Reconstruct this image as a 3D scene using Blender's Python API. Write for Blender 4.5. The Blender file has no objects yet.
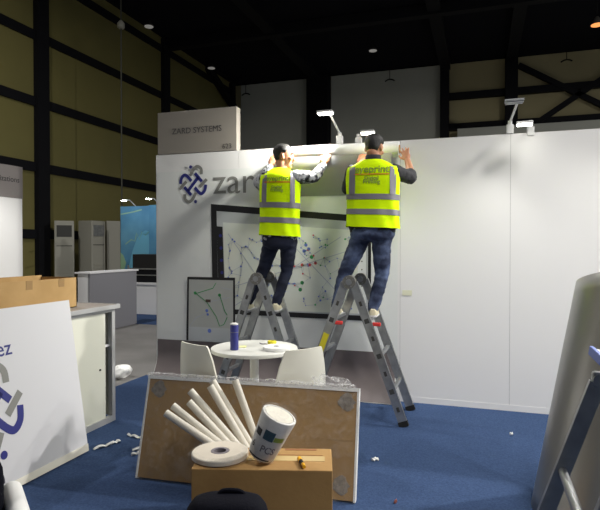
import bpy, bmesh, math, random
from mathutils import Vector as V, Matrix as M, noise
R_ = math.radians
S = bpy.context.scene
COL = S.collection

# ---------------------------------------------------------------- camera, world, exposure
cam_d = bpy.data.cameras.new('camera'); cam = bpy.data.objects.new('camera', cam_d); COL.objects.link(cam)
cam.location = (0, 0, 1.48)
cam.rotation_euler = (R_(90 - 0.84), 0, R_(18.28))
cam_d.sensor_fit = 'HORIZONTAL'; cam_d.sensor_width = 36; cam_d.lens = 36 * 545 / 600
cam_d.clip_start = .05; cam_d.clip_end = 200
S.camera = cam
S.view_settings.view_transform = 'Standard'; S.view_settings.look = 'None'
S.view_settings.gamma = 1; S.view_settings.exposure = 0.0
S.view_settings.use_curve_mapping = False
w = bpy.data.worlds.new('world'); S.world = w; w.use_nodes = True
w.node_tree.nodes['Background'].inputs[0].default_value = (.80, .88, 1, 1)
w.node_tree.nodes['Background'].inputs[1].default_value = .145
LENS = 22.0          # radiance of a lit booth lamp lens
SIDE = 110.0         # watts of the fill floodlight added out of view on the right
BAY = 4400.0         # watts shared by unseen narrow-beam lamps added above the viewer

# ---------------------------------------------------------------- helpers
def lin(c):
    c = c / 255
    return c / 12.92 if c <= .04045 else ((c + .055) / 1.055) ** 2.4
def rgb(r, g, b): return (lin(r), lin(g), lin(b), 1)

def mat(name, c, rough=.6, metal=0, var=None, scale=8, bump=0, bscale=60, emit=0, spec=.5, stretch=None, contrast=(.35, .65)):
    m = bpy.data.materials.new(name); m.use_nodes = True
    nt = m.node_tree; b = nt.nodes['Principled BSDF']
    b.inputs['Base Color'].default_value = c
    b.inputs['Roughness'].default_value = rough
    b.inputs['Metallic'].default_value = metal
    b.inputs['Specular IOR Level'].default_value = spec
    if emit:
        b.inputs['Emission Color'].default_value = c; b.inputs['Emission Strength'].default_value = emit
    if var or bump:
        tc = nt.nodes.new('ShaderNodeTexCoord'); mp = nt.nodes.new('ShaderNodeMapping')
        nt.links.new(tc.outputs['Object'], mp.inputs[0])
        if stretch: mp.inputs['Scale'].default_value = stretch
    if var:
        n = nt.nodes.new('ShaderNodeTexNoise'); n.inputs['Scale'].default_value = scale; n.inputs['Detail'].default_value = 5
        cr = nt.nodes.new('ShaderNodeValToRGB')
        cr.color_ramp.elements[0].color = c; cr.color_ramp.elements[1].color = var
        cr.color_ramp.elements[0].position, cr.color_ramp.elements[1].position = contrast
        nt.links.new(mp.outputs[0], n.inputs['Vector']); nt.links.new(n.outputs[0], cr.inputs[0]); nt.links.new(cr.outputs[0], b.inputs['Base Color'])
    if bump:
        n2 = nt.nodes.new('ShaderNodeTexNoise'); n2.inputs['Scale'].default_value = bscale; n2.inputs['Detail'].default_value = 4
        bp = nt.nodes.new('ShaderNodeBump'); bp.inputs['Strength'].default_value = bump; bp.inputs['Distance'].default_value = .01
        nt.links.new(mp.outputs[0], n2.inputs['Vector']); nt.links.new(n2.outputs[0], bp.inputs['Height']); nt.links.new(bp.outputs[0], b.inputs['Normal'])
    return m

class B:
    def __init__(s): s.bm = bmesh.new(); s.mi = 0
    def _face(s, vs):
        try:
            f = s.bm.faces.new(vs); f.material_index = s.mi; return f
        except ValueError: return None
    def box(s, c, d, rot=None, bev=0):
        c = V(c); rot = rot or M.Identity(3)
        before = set(s.bm.faces)
        vs = [s.bm.verts.new(c + rot @ V((sx * d[0] / 2, sy * d[1] / 2, sz * d[2] / 2))) for sx in (-1, 1) for sy in (-1, 1) for sz in (-1, 1)]
        fs = [s._face([vs[i] for i in q]) for q in ((0, 1, 3, 2), (4, 6, 7, 5), (0, 4, 5, 1), (2, 3, 7, 6), (0, 2, 6, 4), (1, 5, 7, 3))]
        if bev:
            es = list({e for f in fs for e in f.edges})
            r = bmesh.ops.bevel(s.bm, geom=es, offset=bev, segments=2, affect='EDGES', profile=.5)
            for f in r['faces']: f.material_index = s.mi
        return s
    def span(s, a, b, bev=0):
        return s.box([(a[i] + b[i]) / 2 for i in range(3)], [abs(a[i] - b[i]) for i in range(3)], bev=bev)
    def beam(s, p0, p1, wd, ht, up=(0, 0, 1), bev=0):
        p0, p1 = V(p0), V(p1); z = (p1 - p0).normalized(); x = V(up).cross(z)
        if x.length < 1e-4: x = V((1, 0, 0))
        x.normalize(); y = z.cross(x)
        return s.box((p0 + p1) / 2, (wd, ht, (p1 - p0).length), M((x, y, z)).transposed(), bev)
    def loft(s, rings, caps=True, closed=True):
        vr = [[s.bm.verts.new(V(p)) for p in r] for r in rings]
        n = len(vr[0])
        for a, b in zip(vr, vr[1:]):
            for i in range(n if closed else n - 1):
                s._face([a[i], a[(i + 1) % n], b[(i + 1) % n], b[i]])
        if caps and closed:
            s._face(list(reversed(vr[0]))); s._face(vr[-1])
        return s
    def tube(s, pts, r, seg=12, caps=True, smooth=0, flat=1.0):
        pts = [V(p) for p in pts]; rs = list(r) if hasattr(r, '__len__') else [r] * len(pts)
        if smooth:
            np_, nr = [], []
            for i in range(len(pts) - 1):
                p0, p1, p2, p3 = pts[max(i - 1, 0)], pts[i], pts[i + 1], pts[min(i + 2, len(pts) - 1)]
                for k in range(smooth):
                    t = k / smooth
                    np_.append(.5 * ((2 * p1) + (p2 - p0) * t + (2 * p0 - 5 * p1 + 4 * p2 - p3) * t * t + (3 * p1 - p0 - 3 * p2 + p3) * t ** 3))
                    nr.append(rs[i] * (1 - t) + rs[i + 1] * t)
            np_.append(pts[-1]); nr.append(rs[-1]); pts, rs = np_, nr
        rings = []; x = None
        for i, p in enumerate(pts):
            z = (pts[min(i + 1, len(pts) - 1)] - pts[max(i - 1, 0)]).normalized()
            if x is None: x = z.orthogonal().normalized()
            x = (x - z * x.dot(z)).normalized(); y = z.cross(x)
            rings.append([p + x * (rs[i] * math.cos(2 * math.pi * k / seg)) + y * (rs[i] * flat * math.sin(2 * math.pi * k / seg)) for k in range(seg)])
        return s.loft(rings, caps)
    def cyl(s, p0, p1, r0, r1=None, seg=24): return s.tube([p0, p1], [r0, r0 if r1 is None else r1], seg)
    def lathe(s, prof, c=(0, 0, 0), seg=32, rot=None):
        rot = rot or M.Identity(3)
        return s.loft([[V(c) + rot @ V((r * math.cos(2 * math.pi * k / seg), r * math.sin(2 * math.pi * k / seg), z)) for k in range(seg)] for r, z in prof])
    def ball(s, c, r, rot=None, n=12):
        rot = rot or M.Identity(3); r = r if hasattr(r, '__len__') else (r, r, r)
        rings = []
        for i in range(1, n):
            th = math.pi * i / n
            rings.append([V(c) + rot @ V((r[0] * math.sin(th) * math.cos(2 * math.pi * k / (2 * n)), r[1] * math.sin(th) * math.sin(2 * math.pi * k / (2 * n)), -r[2] * math.cos(th))) for k in range(2 * n)])
        return s.loft(rings)
    def prism(s, poly, off):
        a = [V(p) for p in poly]; return s.loft([a, [p + V(off) for p in a]])
    def stroke(s, pts, wd, fn, closed=False):
        """flat ribbon along 2D points, fn maps 2D -> 3D"""
        pts = [V(p) for p in pts]; L, Rr = [], []
        for i, p in enumerate(pts):
            d = (pts[min(i + 1, len(pts) - 1)] - pts[max(i - 1, 0)]); d.normalize(); n = V((-d.y, d.x)) * wd / 2
            L.append(s.bm.verts.new(fn(*(p + n)))); Rr.append(s.bm.verts.new(fn(*(p - n))))
        for i in range(len(pts) - 1): s._face([L[i], L[i + 1], Rr[i + 1], Rr[i]])
        return s
    def flat(s, pts, fn):
        s._face([s.bm.verts.new(fn(*p)) for p in pts]); return s
    def disc(s, c, r, fn, n=14):
        return s.flat([(c[0] + r * math.cos(2 * math.pi * k / n), c[1] + r * math.sin(2 * math.pi * k / n)) for k in range(n)], fn)

def obj(name, b, mats, parent=None, smooth=False, org=None, recalc=True):
    """link one mesh object; verts are given in world space and stored relative to the origin of the parent"""
    me = b if isinstance(b, bpy.types.Mesh) else bpy.data.meshes.new(name)
    if isinstance(b, B):
        if recalc: bmesh.ops.recalc_face_normals(b.bm, faces=b.bm.faces)
        b.bm.to_mesh(me); b.bm.free()
    o = bpy.data.objects.new(name, me); COL.objects.link(o)
    if not isinstance(mats, (list, tuple)): mats = [mats]
    if not me.materials:
        for m in mats: me.materials.append(m)
    if parent is not None:
        o.parent = parent; q = parent; off = V((0, 0, 0))
        while q: off += q.location; q = q.parent
        me.transform(M.Translation(-off))
    elif org is not None:
        me.transform(M.Translation(-V(org))); o.location = org
    if smooth:
        me.polygons.foreach_set('use_smooth', [True] * len(me.polygons))
        if smooth != 'full':
            bm = bmesh.new(); bm.from_mesh(me)
            for e in bm.edges:
                if len(e.link_faces) == 2 and e.calc_face_angle(0) > R_(40): e.smooth = False
            bm.to_mesh(me); bm.free()
    return o

def tag(o, label=None, cat=None, group=None, kind=None):
    if label: o['label'] = label
    if cat: o['category'] = cat
    if group: o['group'] = group
    if kind: o['kind'] = kind
    return o
def struct(name, b, m, **k): return tag(obj(name, b, m, **k), kind='structure')
def thing(name, label, cat, loc, group=None):
    o = bpy.data.objects.new(name, None); o.empty_display_size = .1; COL.objects.link(o); o.location = loc
    return tag(o, label, cat, group)
def dup(o, delta, label=None):
    c = o.copy(); COL.objects.link(c); c.location = V(o.location) + V(delta)
    if label: c['label'] = label
    for ch in o.children:
        d = ch.copy(); COL.objects.link(d); d.parent = c
        for g in ch.children:
            e = g.copy(); COL.objects.link(e); e.parent = d
    return c

def text_mesh(txt, size, fn, bold=0, align='LEFT'):
    """text outline as a flat mesh, its 2D points sent through fn(x, y) -> 3D; subdivided so it can follow a curved surface"""
    cu = bpy.data.curves.new('t', 'FONT'); cu.body = txt; cu.size = size; cu.align_x = align; cu.offset = bold; cu.resolution_u = 3
    o = bpy.data.objects.new('t', cu); COL.objects.link(o); bpy.context.view_layer.update()
    me = bpy.data.meshes.new_from_object(o.evaluated_get(bpy.context.evaluated_depsgraph_get()))
    bpy.data.objects.remove(o); bpy.data.curves.remove(cu)
    for v in me.vertices: v.co = fn(v.co.x, v.co.y)
    return me

def remesh(b, voxel, smooth=3):
    me = bpy.data.meshes.new('tmp'); bmesh.ops.recalc_face_normals(b.bm, faces=b.bm.faces); b.bm.to_mesh(me); b.bm.free()
    o = bpy.data.objects.new('tmp', me); COL.objects.link(o)
    md = o.modifiers.new('r', 'REMESH'); md.mode = 'VOXEL'; md.voxel_size = voxel
    bpy.context.view_layer.update()
    me2 = bpy.data.meshes.new_from_object(o.evaluated_get(bpy.context.evaluated_depsgraph_get()))
    bpy.data.objects.remove(o); bpy.data.meshes.remove(me); me2.materials.clear()
    bm = bmesh.new(); bm.from_mesh(me2)
    for _ in range(smooth): bmesh.ops.smooth_vert(bm, verts=bm.verts, factor=.5, use_axis_x=True, use_axis_y=True, use_axis_z=True)
    bm.to_mesh(me2); bm.free()
    return me2

# ---------------------------------------------------------------- materials
m_hallfloor = mat('hall_floor', rgb(128, 126, 124), .75, var=rgb(112, 110, 108), scale=1.5, bump=.2, bscale=120)
m_carpet = mat('blue_carpet', rgb(52, 70, 104), .95, var=rgb(66, 86, 122), scale=90, bump=.6, bscale=420, spec=.1)
m_ceil = mat('black_ceiling', rgb(24, 24, 30), .95, spec=.1)
m_olive = mat('olive_panel', rgb(130, 123, 76), .32, var=rgb(122, 116, 72), scale=.6, spec=.3)
m_tan = mat('back_olive_panel', rgb(178, 168, 128), .8, var=rgb(170, 160, 122), scale=.5)
m_greypan = mat('grey_hall_panel', rgb(192, 194, 184), .8, var=rgb(184, 186, 176), scale=.5)
m_black = mat('black_steel', rgb(20, 20, 24), .7, spec=.2)
m_wall = mat('white_booth_panel', rgb(232, 231, 230), .55, bump=.02, bscale=30)
m_groove = mat('panel_joint', rgb(160, 160, 160), .8)
m_vinyl = mat('white_vinyl_print', rgb(226, 228, 226), .4, bump=.03, bscale=12)
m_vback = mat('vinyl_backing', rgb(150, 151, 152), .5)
m_tab = mat('printed_tablet_screen', rgb(178, 180, 176), .5)
m_band = mat('printed_grey_brown', rgb(112, 103, 103), .42, var=rgb(104, 96, 97), scale=5)
m_pblack = mat('printed_black', rgb(24, 24, 28), .5)
m_pnavy = mat('printed_navy', rgb(36, 40, 118), .5)
m_pgrey = mat('printed_grey', rgb(128, 128, 124), .5)
m_pmap = mat('printed_map_base', rgb(214, 220, 214), .45, var=rgb(222, 224, 212), scale=3)
m_pbar = mat('printed_toolbar', rgb(186, 190, 192), .45)
m_pwhite = mat('printed_white', rgb(232, 234, 234), .45)
m_proad = mat('printed_road', rgb(172, 178, 196), .5)
m_pgreen = mat('printed_green', rgb(66, 158, 92), .5)
m_pred = mat('printed_red', rgb(214, 88, 88), .5)
m_pblue = mat('printed_blue', rgb(104, 126, 204), .5)
m_pbrown = mat('printed_brown', rgb(84, 66, 60), .5)
m_alu = mat('aluminium', rgb(176, 178, 180), .38, .75, var=rgb(156, 158, 160), scale=14)
m_prof = mat('pale_profile', rgb(188, 188, 188), .4, .25)
m_dalu = mat('dark_hinge', rgb(84, 82, 78), .5, .6)
m_halu = mat('hinge_alloy', rgb(140, 138, 132), .45, .6)
m_rub = mat('black_rubber', rgb(24, 24, 24), .8)
m_red = mat('red_cap', rgb(220, 62, 58), .5)
m_yel = mat('yellow_label', rgb(226, 212, 44), .5)
m_white = mat('white_plastic', rgb(228, 228, 226), .4)
m_tablew = mat('white_laminate', rgb(220, 220, 214), .35)
m_tube = mat('white_tube_card', rgb(216, 211, 198), .55)
m_cream = mat('cream_plastic', rgb(222, 220, 206), .45)
m_card = mat('cardboard', rgb(176, 138, 84), .85, var=rgb(164, 126, 76), scale=5, bump=.1, bscale=50)
m_kraft = mat('kraft_board', rgb(158, 126, 80), .75, var=rgb(146, 116, 74), scale=4, bump=.1, bscale=30)
m_foam = mat('white_foam_edge', rgb(224, 224, 222), .7)
m_tape = mat('parcel_tape', rgb(206, 180, 128), .25)
m_navycloth = mat('navy_nylon', rgb(9, 10, 22), .85, spec=.15, bump=.2, bscale=90)
m_zip = mat('zip', rgb(84, 84, 96), .5)
m_lens = mat('lamp_lens_lit', (1, .98, .86, 1), .4, emit=LENS)
m_lensoff = mat('lamp_lens_off', rgb(150, 152, 154), .3)
m_greyctr = mat('grey_counter_panel', rgb(142, 142, 148), .6)
m_whitectr = mat('white_counter_panel', rgb(236, 236, 238), .5)
m_creamctr = mat('cream_counter_panel', rgb(226, 226, 212), .5)
m_ctrtop = mat('grey_wood_top', rgb(160, 152, 146), .5, var=rgb(146, 138, 132), scale=6, stretch=(1, 8, 1))
m_dark = mat('dark_interior', rgb(58, 57, 52), .8)
m_ac = mat('ac_casing', rgb(166, 164, 152), .5)
m_acd = mat('ac_grille', rgb(66, 66, 64), .7)
m_bbase = mat('backdrop_blue', rgb(62, 122, 164), .6, var=rgb(104, 160, 190), scale=1.1)
m_bpale = mat('backdrop_pale', rgb(110, 178, 206), .6)
m_bline = mat('backdrop_yellow', rgb(150, 186, 150), .6)
m_satin = mat('grey_satin_sheet', rgb(156, 155, 152), .34, .75, bump=.04, bscale=6)
m_paper = mat('white_paper', rgb(236, 236, 234), .7)
m_can = mat('blue_can', rgb(54, 58, 128), .4)
m_teal = mat('label_teal', rgb(52, 84, 98), .5)
m_lgreen = mat('label_green', rgb(150, 168, 58), .5)
m_core = mat('grey_core', rgb(122, 116, 122), .8)
m_skin = mat('skin', rgb(178, 124, 92), .55)
m_hair = mat('black_hair', rgb(20, 18, 18), .55, bump=.5, bscale=160)
m_vest = mat('hi_vis_yellow', rgb(214, 250, 0), .85, spec=.15, var=rgb(202, 240, 0), scale=6, bump=.25, bscale=14)
m_strip = mat('reflective_grey', rgb(120, 118, 124), .45)
m_vtext = mat('vest_print_grey', rgb(134, 156, 58), .7)
m_vred = mat('vest_print_red', rgb(206, 70, 30), .7)
m_darkshirt = mat('charcoal_cloth', rgb(44, 44, 48), .9, bump=.3, bscale=40)
m_camo = mat('camouflage_cloth', rgb(40, 42, 48), .9, var=rgb(176, 178, 184), scale=18, contrast=(.44, .54))
m_jeans = mat('blue_denim', rgb(38, 47, 72), .9, var=rgb(104, 120, 156), scale=7, bump=.3, bscale=60, contrast=(.42, .72))
m_djeans = mat('dark_denim', rgb(18, 23, 42), .9, var=rgb(28, 35, 58), scale=7, bump=.3, bscale=60)
m_shoe = mat('pale_shoe', rgb(214, 206, 176), .7)
m_eyew = mat('eye_white', rgb(230, 228, 222), .3)
m_iris = mat('iris', rgb(40, 26, 18), .3)
m_lip = mat('lip', rgb(160, 96, 84), .5)

def film(name, dens, tint=(1, 1, 1, 1), sc=14):
    m = bpy.data.materials.new(name); m.use_nodes = True; nt = m.node_tree; nt.nodes.clear()
    out = nt.nodes.new('ShaderNodeOutputMaterial'); mx = nt.nodes.new('ShaderNodeMixShader'); tr = nt.nodes.new('ShaderNodeBsdfTransparent')
    pr = nt.nodes.new('ShaderNodeBsdfPrincipled'); pr.inputs['Base Color'].default_value = (.8, .8, .8, 1); pr.inputs['Roughness'].default_value = .2
    tr.inputs[0].default_value = tint
    tc = nt.nodes.new('ShaderNodeTexCoord'); n = nt.nodes.new('ShaderNodeTexNoise'); n.inputs['Scale'].default_value = sc; n.inputs['Detail'].default_value = 6; n.inputs['Distortion'].default_value = 1.5
    mr = nt.nodes.new('ShaderNodeMapRange'); mr.inputs[1].default_value = .45; mr.inputs[2].default_value = .8; mr.inputs[3].default_value = dens * .35; mr.inputs[4].default_value = min(1, dens * 2.2)
    bp = nt.nodes.new('ShaderNodeBump'); bp.inputs['Strength'].default_value = .5
    nt.links.new(tc.outputs['Object'], n.inputs['Vector']); nt.links.new(n.outputs[0], mr.inputs[0]); nt.links.new(mr.outputs[0], mx.inputs[0])
    nt.links.new(n.outputs[0], bp.inputs['Height']); nt.links.new(bp.outputs[0], pr.inputs['Normal'])
    nt.links.new(tr.outputs[0], mx.inputs[1]); nt.links.new(pr.outputs[0], mx.inputs[2]); nt.links.new(mx.outputs[0], out.inputs[0])
    return m
m_film = film('clear_plastic_wrap', .08)
m_film2 = film('crumpled_plastic', .28, sc=30)

# ---------------------------------------------------------------- the hall
struct('floor', B().span((-14, -8, -.1), (14, 26, 0)), m_hallfloor)
struct('ceiling', B().span((-12, -8, 9.15), (14, 24.4, 9.45)), m_ceil)
struct('wall_left', B().span((-11.4, -8, 0), (-11.1, 24, 9.15)), m_olive)
wb = B().span((-11.4, 23.8, 0), (14, 24.1, 9.15))
struct('wall_back', wb, m_tan)
b = B()
for x0, x1 in ((-10.75, -7.45), (-6.35, -1.62)): b.span((x0, 23.66, 2.0), (x1, 23.78, 9.1))
tag(obj('partition_panel', b, m_greypan), kind='structure')
b = B()
for z in (1.82, 3.58, 5.29, 7.02, 8.72): b.span((-11.099, -8, z - .12), (-11.04, 23.6, z + .12))
struct('trim_1', b, m_black)
b = B()
for y in (-0.4, 5.6, 11.6, 17.6, 23.3): b.span((-11.099, y - .2, 0), (-10.95, y + .2, 9.1))
struct('trim_2', b, m_black)
b = B()
for x0, x1 in ((-7.4, -6.4), (-1.6, -1.25), (.93, 1.4), (6, 6.4)): b.span((x0, 23.3, 0), (x1, 23.78, 9.1))
for z in (7.74, 6.47): b.span((-1.3, 23.5, z - .13), (14, 23.76, z + .13))
b.beam((1.42, 23.55, 8.75), (4.6, 23.55, 6.8), .2, .2); b.beam((2.1, 23.55, 6.4), (4.6, 23.55, 8.05), .2, .2)
b.beam((4.6, 23.55, 6.8), (6.2, 23.55, 6.0), .2, .2)
b.beam((-11.0, 20.8, 9.1), (-10.8, 23.5, 7.7), .25, .25)
struct('trim_3', b, m_black)
b = B()
for x in (-6.9, -1.4, 1.15, 6.2): b.beam((x, -6, 9.0), (x, 23.6, 9.0), .4, .3)
for y in (5.6, 11.75, 17.75): b.beam((-11, y, 8.95), (13, y, 8.95), .3, .35)
struct('trim_4', b, m_black)
struct('low_partition', B().span((-.9, 23.2, 0), (8, 23.45, 6.3)), m_greypan)
carpet = struct('carpet', B().span((-3.65, -3, 0), (4, 5.40, .006)), m_carpet)

# neighbouring aisle carpet
struct('aisle_carpet', B().span((-8.6, 8.95, 0), (-4.6, 11.3, .006)), m_carpet)

# booth wall: metre-wide shell panels with fine joints, edge trims
b = B()
xs = [-3.40, -2.40, -1.56, -.722, .256, 1.234, 2.212, 3.19]
for x0, x1 in zip(xs, xs[1:]): b.span((x0 + .0015, 5.225, .0), (x1 - .0015, 5.265, 2.49))
b.mi = 1; b.span((-3.40, 5.229, 0), (3.19, 5.261, 2.488))
struct('wall_booth', b, [m_wall, m_groove])
struct('baseboard_booth', B().span((-.70, 5.2225, .006), (3.19, 5.2245, .060)), m_wall)

# header sign on the wall
hs = thing('header_sign', 'white header block lettered with exhibitor name and stand number above the wall end', 'sign', (-2.89, 5.22, 2.495))
obj('sign_box', B().span((-3.37, 5.215, 2.493), (-2.42, 5.31, 2.95), bev=.004), mat('taupe_sign', rgb(138, 132, 124), .6), hs)
def on_wall(y): return lambda x, z: V((x, y, z))
hw = lambda x, z: V((-2.89 + x, 5.212, 2.705 + z))
m_hlet = mat('header_letter_grey', rgb(62, 60, 60), .6)
obj('lettering', text_mesh('ZARD SYSTEMS', .088, hw, 0, 'CENTER'), m_hlet, hs)
obj('stand_number', text_mesh('623', .075, lambda x, z: V((-2.53 + x, 5.212, 2.515 + z)), 0, 'CENTER'), m_hlet, hs)

# ---------------------------------------------------------------- the printed wall graphic
def vy(z): return 5.219 - (.165 * ((.34 - z) / .34) ** 2.0 if z < .34 else 0)
def vp(d): return lambda x, z: V((x, vy(z) - d, z))
vg = thing('wall_graphic', 'large white printed vinyl graphic with monitor and map on the booth wall', 'wall graphic', (-2.06, 5.219, .01))
zs = [.012 + .035 * i for i in range(14)] 
def sheet(x0, x1, z0, z1, d, n=10):
    b = B(); zz = [z0 + (z1 - z0) * i / n for i in range(n + 1)]
    b.loft([[vp(d)(x0, z), vp(d)(x1, z)] for z in zz], caps=False, closed=False); return b
obj('vinyl_sheet', sheet(-3.385, -.745, .012, 2.30, 0, 80), m_vinyl, vg, smooth='full')
obj('floor_band', sheet(-3.38, -.765, .015, .465, .002, 24), m_band, vg, smooth='full')
q = vp(.003)
# logo: interlaced loops, drawn in a 0..1 unit frame about its centre
def arc(cx, cy, r, a0, a1, n=10): return [(cx + r * math.cos(R_(a0 + (a1 - a0) * i / n)), cy + r * math.sin(R_(a0 + (a1 - a0) * i / n))) for i in range(n + 1)]
def logo(fn, s, c):
    f = lambda x, y: fn(c[0] + x * s * .006, c[1] + y * s * .006)
    def cr(P, n=6):
        out = []
        for i in range(len(P) - 1):
            p0, p1, p2, p3 = P[max(i - 1, 0)], P[i], P[i + 1], P[min(i + 2, len(P) - 1)]
            for k in range(n):
                t = k / n; out.append(tuple(.5 * (2 * p1[a] + (p2[a] - p0[a]) * t + (2 * p0[a] - 5 * p1[a] + 4 * p2[a] - p3[a]) * t * t + (3 * p1[a] - p0[a] - 3 * p2[a] + p3[a]) * t ** 3) for a in (0, 1)))
        return out + [P[-1]]
    neg = lambda P: [(-x, -y) for x, y in P]
    nv, gr = B(), B(); wd = 17
    hook = cr([(-76, 4), (-70, 34), (-52, 51), (-34, 43), (-10, 17)]); arch = cr([(-17, 46), (4, 80), (26, 94), (48, 79), (50, 52)])
    nv.stroke([(-31, -36), (31, 36)], wd, f); nv.stroke([(11, 58), (53, 13)], wd, f); nv.stroke([(-11, -58), (-53, -13)], wd, f)
    nv.stroke(hook, wd, f); nv.stroke(neg(hook), wd, f); nv.disc((-15, 93), 9, f); nv.disc((15, -93), 9, f)
    gr.stroke(arch, wd, f); gr.stroke(neg(arch), wd, f); gr.stroke([(-82, -24), (-40, 16)], wd, f); gr.stroke([(82, 24), (40, -16)], wd, f)
    return nv, gr
nv, gr = logo(q, .335, (-2.935, 2.155))
obj('logo_navy_loops', nv, m_pnavy, vg, recalc=False); obj('logo_grey_loops', gr, m_pgrey, vg, recalc=False)
obj('lettering', text_mesh('zard', .385, lambda x, z: q(-2.70 + x * 1.0, 2.045 + z), .0), m_pgrey, vg)
# printed monitor
FR = [(-2.722, 1.938), (-1.0, 1.775), (-1.0, .762), (-2.70, .775)]
IN = [(-2.655, 1.862), (-1.03, 1.715), (-1.03, .812), (-2.635, .825)]
b = B()
for i in range(4):
    j = (i + 1) % 4; b.flat([FR[i], FR[j], IN[j], IN[i]], q)
obj('monitor_bezel', b, m_pblack, vg, recalc=False)
b = B(); b.flat(IN, q); b.mi = 1
b.flat([(-2.58, 1.74), (-1.06, 1.64), (-1.06, .83), (-2.55, .83)], vp(.0034))
b.mi = 2; b.flat([(-2.652, 1.70), (-2.585, 1.695), (-2.555, .83), (-2.632, .83)], vp(.0036))
b.mi = 3; b.flat([(-1.13, 1.50), (-1.05, 1.50), (-1.05, .83), (-1.13, .83)], vp(.0038)); b.flat([(-2.15, 1.73), (-1.70, 1.69), (-1.70, 1.66), (-2.15, 1.70)], vp(.0038))
b.mi = 4
for k in range(6): b.disc((-2.61 + k * .006, 1.60 - k * .13), .018, vp(.0042))
b.mi = 5
for k in range(7): b.disc((-1.09, 1.42 - k * .08), .008, vp(.0042))
obj('monitor_screen', b, [m_pbar, m_pmap, m_pblack, m_pwhite, m_pnavy, m_pgrey], vg, recalc=False)
rnd = random.Random(5)
rd = B(); f = vp(.0042)
nodes = [(rnd.uniform(-2.52, -1.16), rnd.uniform(.86, 1.60)) for _ in range(160)]
nodes = [p for p in nodes if p[1] < 1.70 - (p[0] + 2.58) * .066]
for i, p in enumerate(nodes):
    for qn in sorted(nodes, key=lambda n: (n[0] - p[0]) ** 2 + (n[1] - p[1]) ** 2)[1:4]: rd.stroke([p, qn], .003, f)
for a, c in (((-2.52, 1.62), (-1.95, .85)), ((-2.50, 1.05), (-1.20, 1.45)), ((-2.45, .86), (-1.30, 1.58)), ((-1.9, 1.60), (-1.2, .90))): rd.stroke([a, c], .006, f)
obj('map_roads', rd, m_proad, vg, recalc=False)
dt = B(); f = vp(.0048)
for i, p in enumerate(nodes):
    dt.mi = rnd.choice((0, 0, 0, 1, 2)) if p[0] > -2.0 else 0
    dt.disc(p, rnd.uniform(.005, .011), f, 8)
dt.mi = 0
for p in ((-1.66, 1.50), (-1.63, 1.46), (-1.68, 1.44)): dt.disc(p, .018, f, 8)
dt.mi = 2
for p in ((-1.70, 1.30), (-1.62, 1.30), (-1.56, 1.32)): dt.disc(p, .016, f, 8)
dt.mi = 1
for p in ((-1.72, 1.05), (-1.70, 1.12), (-1.60, 1.38)): dt.disc(p, .02, f, 8)
obj('map_markers', dt, [m_pblue, m_pgreen, m_pred], vg, recalc=False)
# printed tablet
b = B(); f = vp(.006)
b.flat([(-3.005, 1.158), (-2.44, 1.158), (-2.44, .47), (-3.02, .47)], f)
b.mi = 1; b.flat([(-2.985, 1.13), (-2.462, 1.128), (-2.462, .47), (-2.995, .47)], vp(.0066))
b.mi = 2; b.flat([(-2.99, .62), (-2.465, .62), (-2.465, .47), (-2.995, .47)], vp(.007))
obj('tablet_image', b, [m_pblack, m_tab, m_pbar], vg, recalc=False)
b = B(); f = vp(.0076)
b.stroke([(-2.90, .98), (-2.70, 1.04), (-2.66, 1.10)], .008, f); b.stroke([(-2.90, .98), (-2.77, .89), (-2.66, .74), (-2.62, .64), (-2.57, .66), (-2.53, .74)], .008, f)
b.stroke([(-2.62, .98), (-2.56, .80), (-2.53, .76)], .008, f); b.disc((-2.62, .97), .018, f, 8); b.disc((-2.91, .985), .018, f, 8)
b.mi = 1; b.stroke([(-2.98, .62), (-2.90, .72), (-2.78, .77)], .005, f); b.stroke([(-2.72, .9), (-2.5, .95)], .004, f); b.stroke([(-2.6, 1.05), (-2.48, 1.03)], .004, f)
b.mi = 2; b.stroke([(-2.785, .905), (-2.725, .905)], .03, f)
b.mi = 3; b.disc((-2.74, .585), .022, f); b.disc((-2.77, .80), .018, f, 8); b.disc((-2.76, .76), .014, f, 8)
obj('tablet_route', b, [m_pgreen, m_proad, m_pbrown, m_pblue], vg, recalc=False)
tag(obj('tape_piece', B().span((-.70, 5.2215, 1.02), (-.61, 5.2245, 1.07)), mat('cream_tape', rgb(226, 226, 200), .4)), 'small cream strip of tape across the panel joint right of the graphic', 'tape')

# roll of vinyl held up at the top of the wall
vr = thing('vinyl_roll', 'long white roll of vinyl held along the top of the wall by both workers', 'roll', (-1.3, 5.12, 2.40))
b = B(); b.tube([(-1.79, 5.125, 2.402), (-1.3, 5.125, 2.398), (-.72, 5.125, 2.392)], [.072, .074, .072], 28)
obj('rolled_vinyl', b, m_vinyl, vr, smooth=True)
obj('core_end', B().tube([(-1.795, 5.125, 2.402), (-1.76, 5.125, 2.402)], .04, 20), m_card, vr, smooth=True); obj('core_end', B().tube([(-.76, 5.125, 2.392), (-.713, 5.125, 2.392)], .04, 20), m_card, vr, smooth=True)
b = B(); prof = [(5.06, 2.36), (5.055, 2.31), (5.07, 2.24), (5.11, 2.15), (5.16, 2.07), (5.195, 2.02), (5.212, 1.99)]
b.loft([[(-1.75, y, z), (-.78, y, z - .01)] for y, z in prof], caps=False, closed=False)
obj('hanging_flap', b, m_vback, vr, smooth='full')

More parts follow.
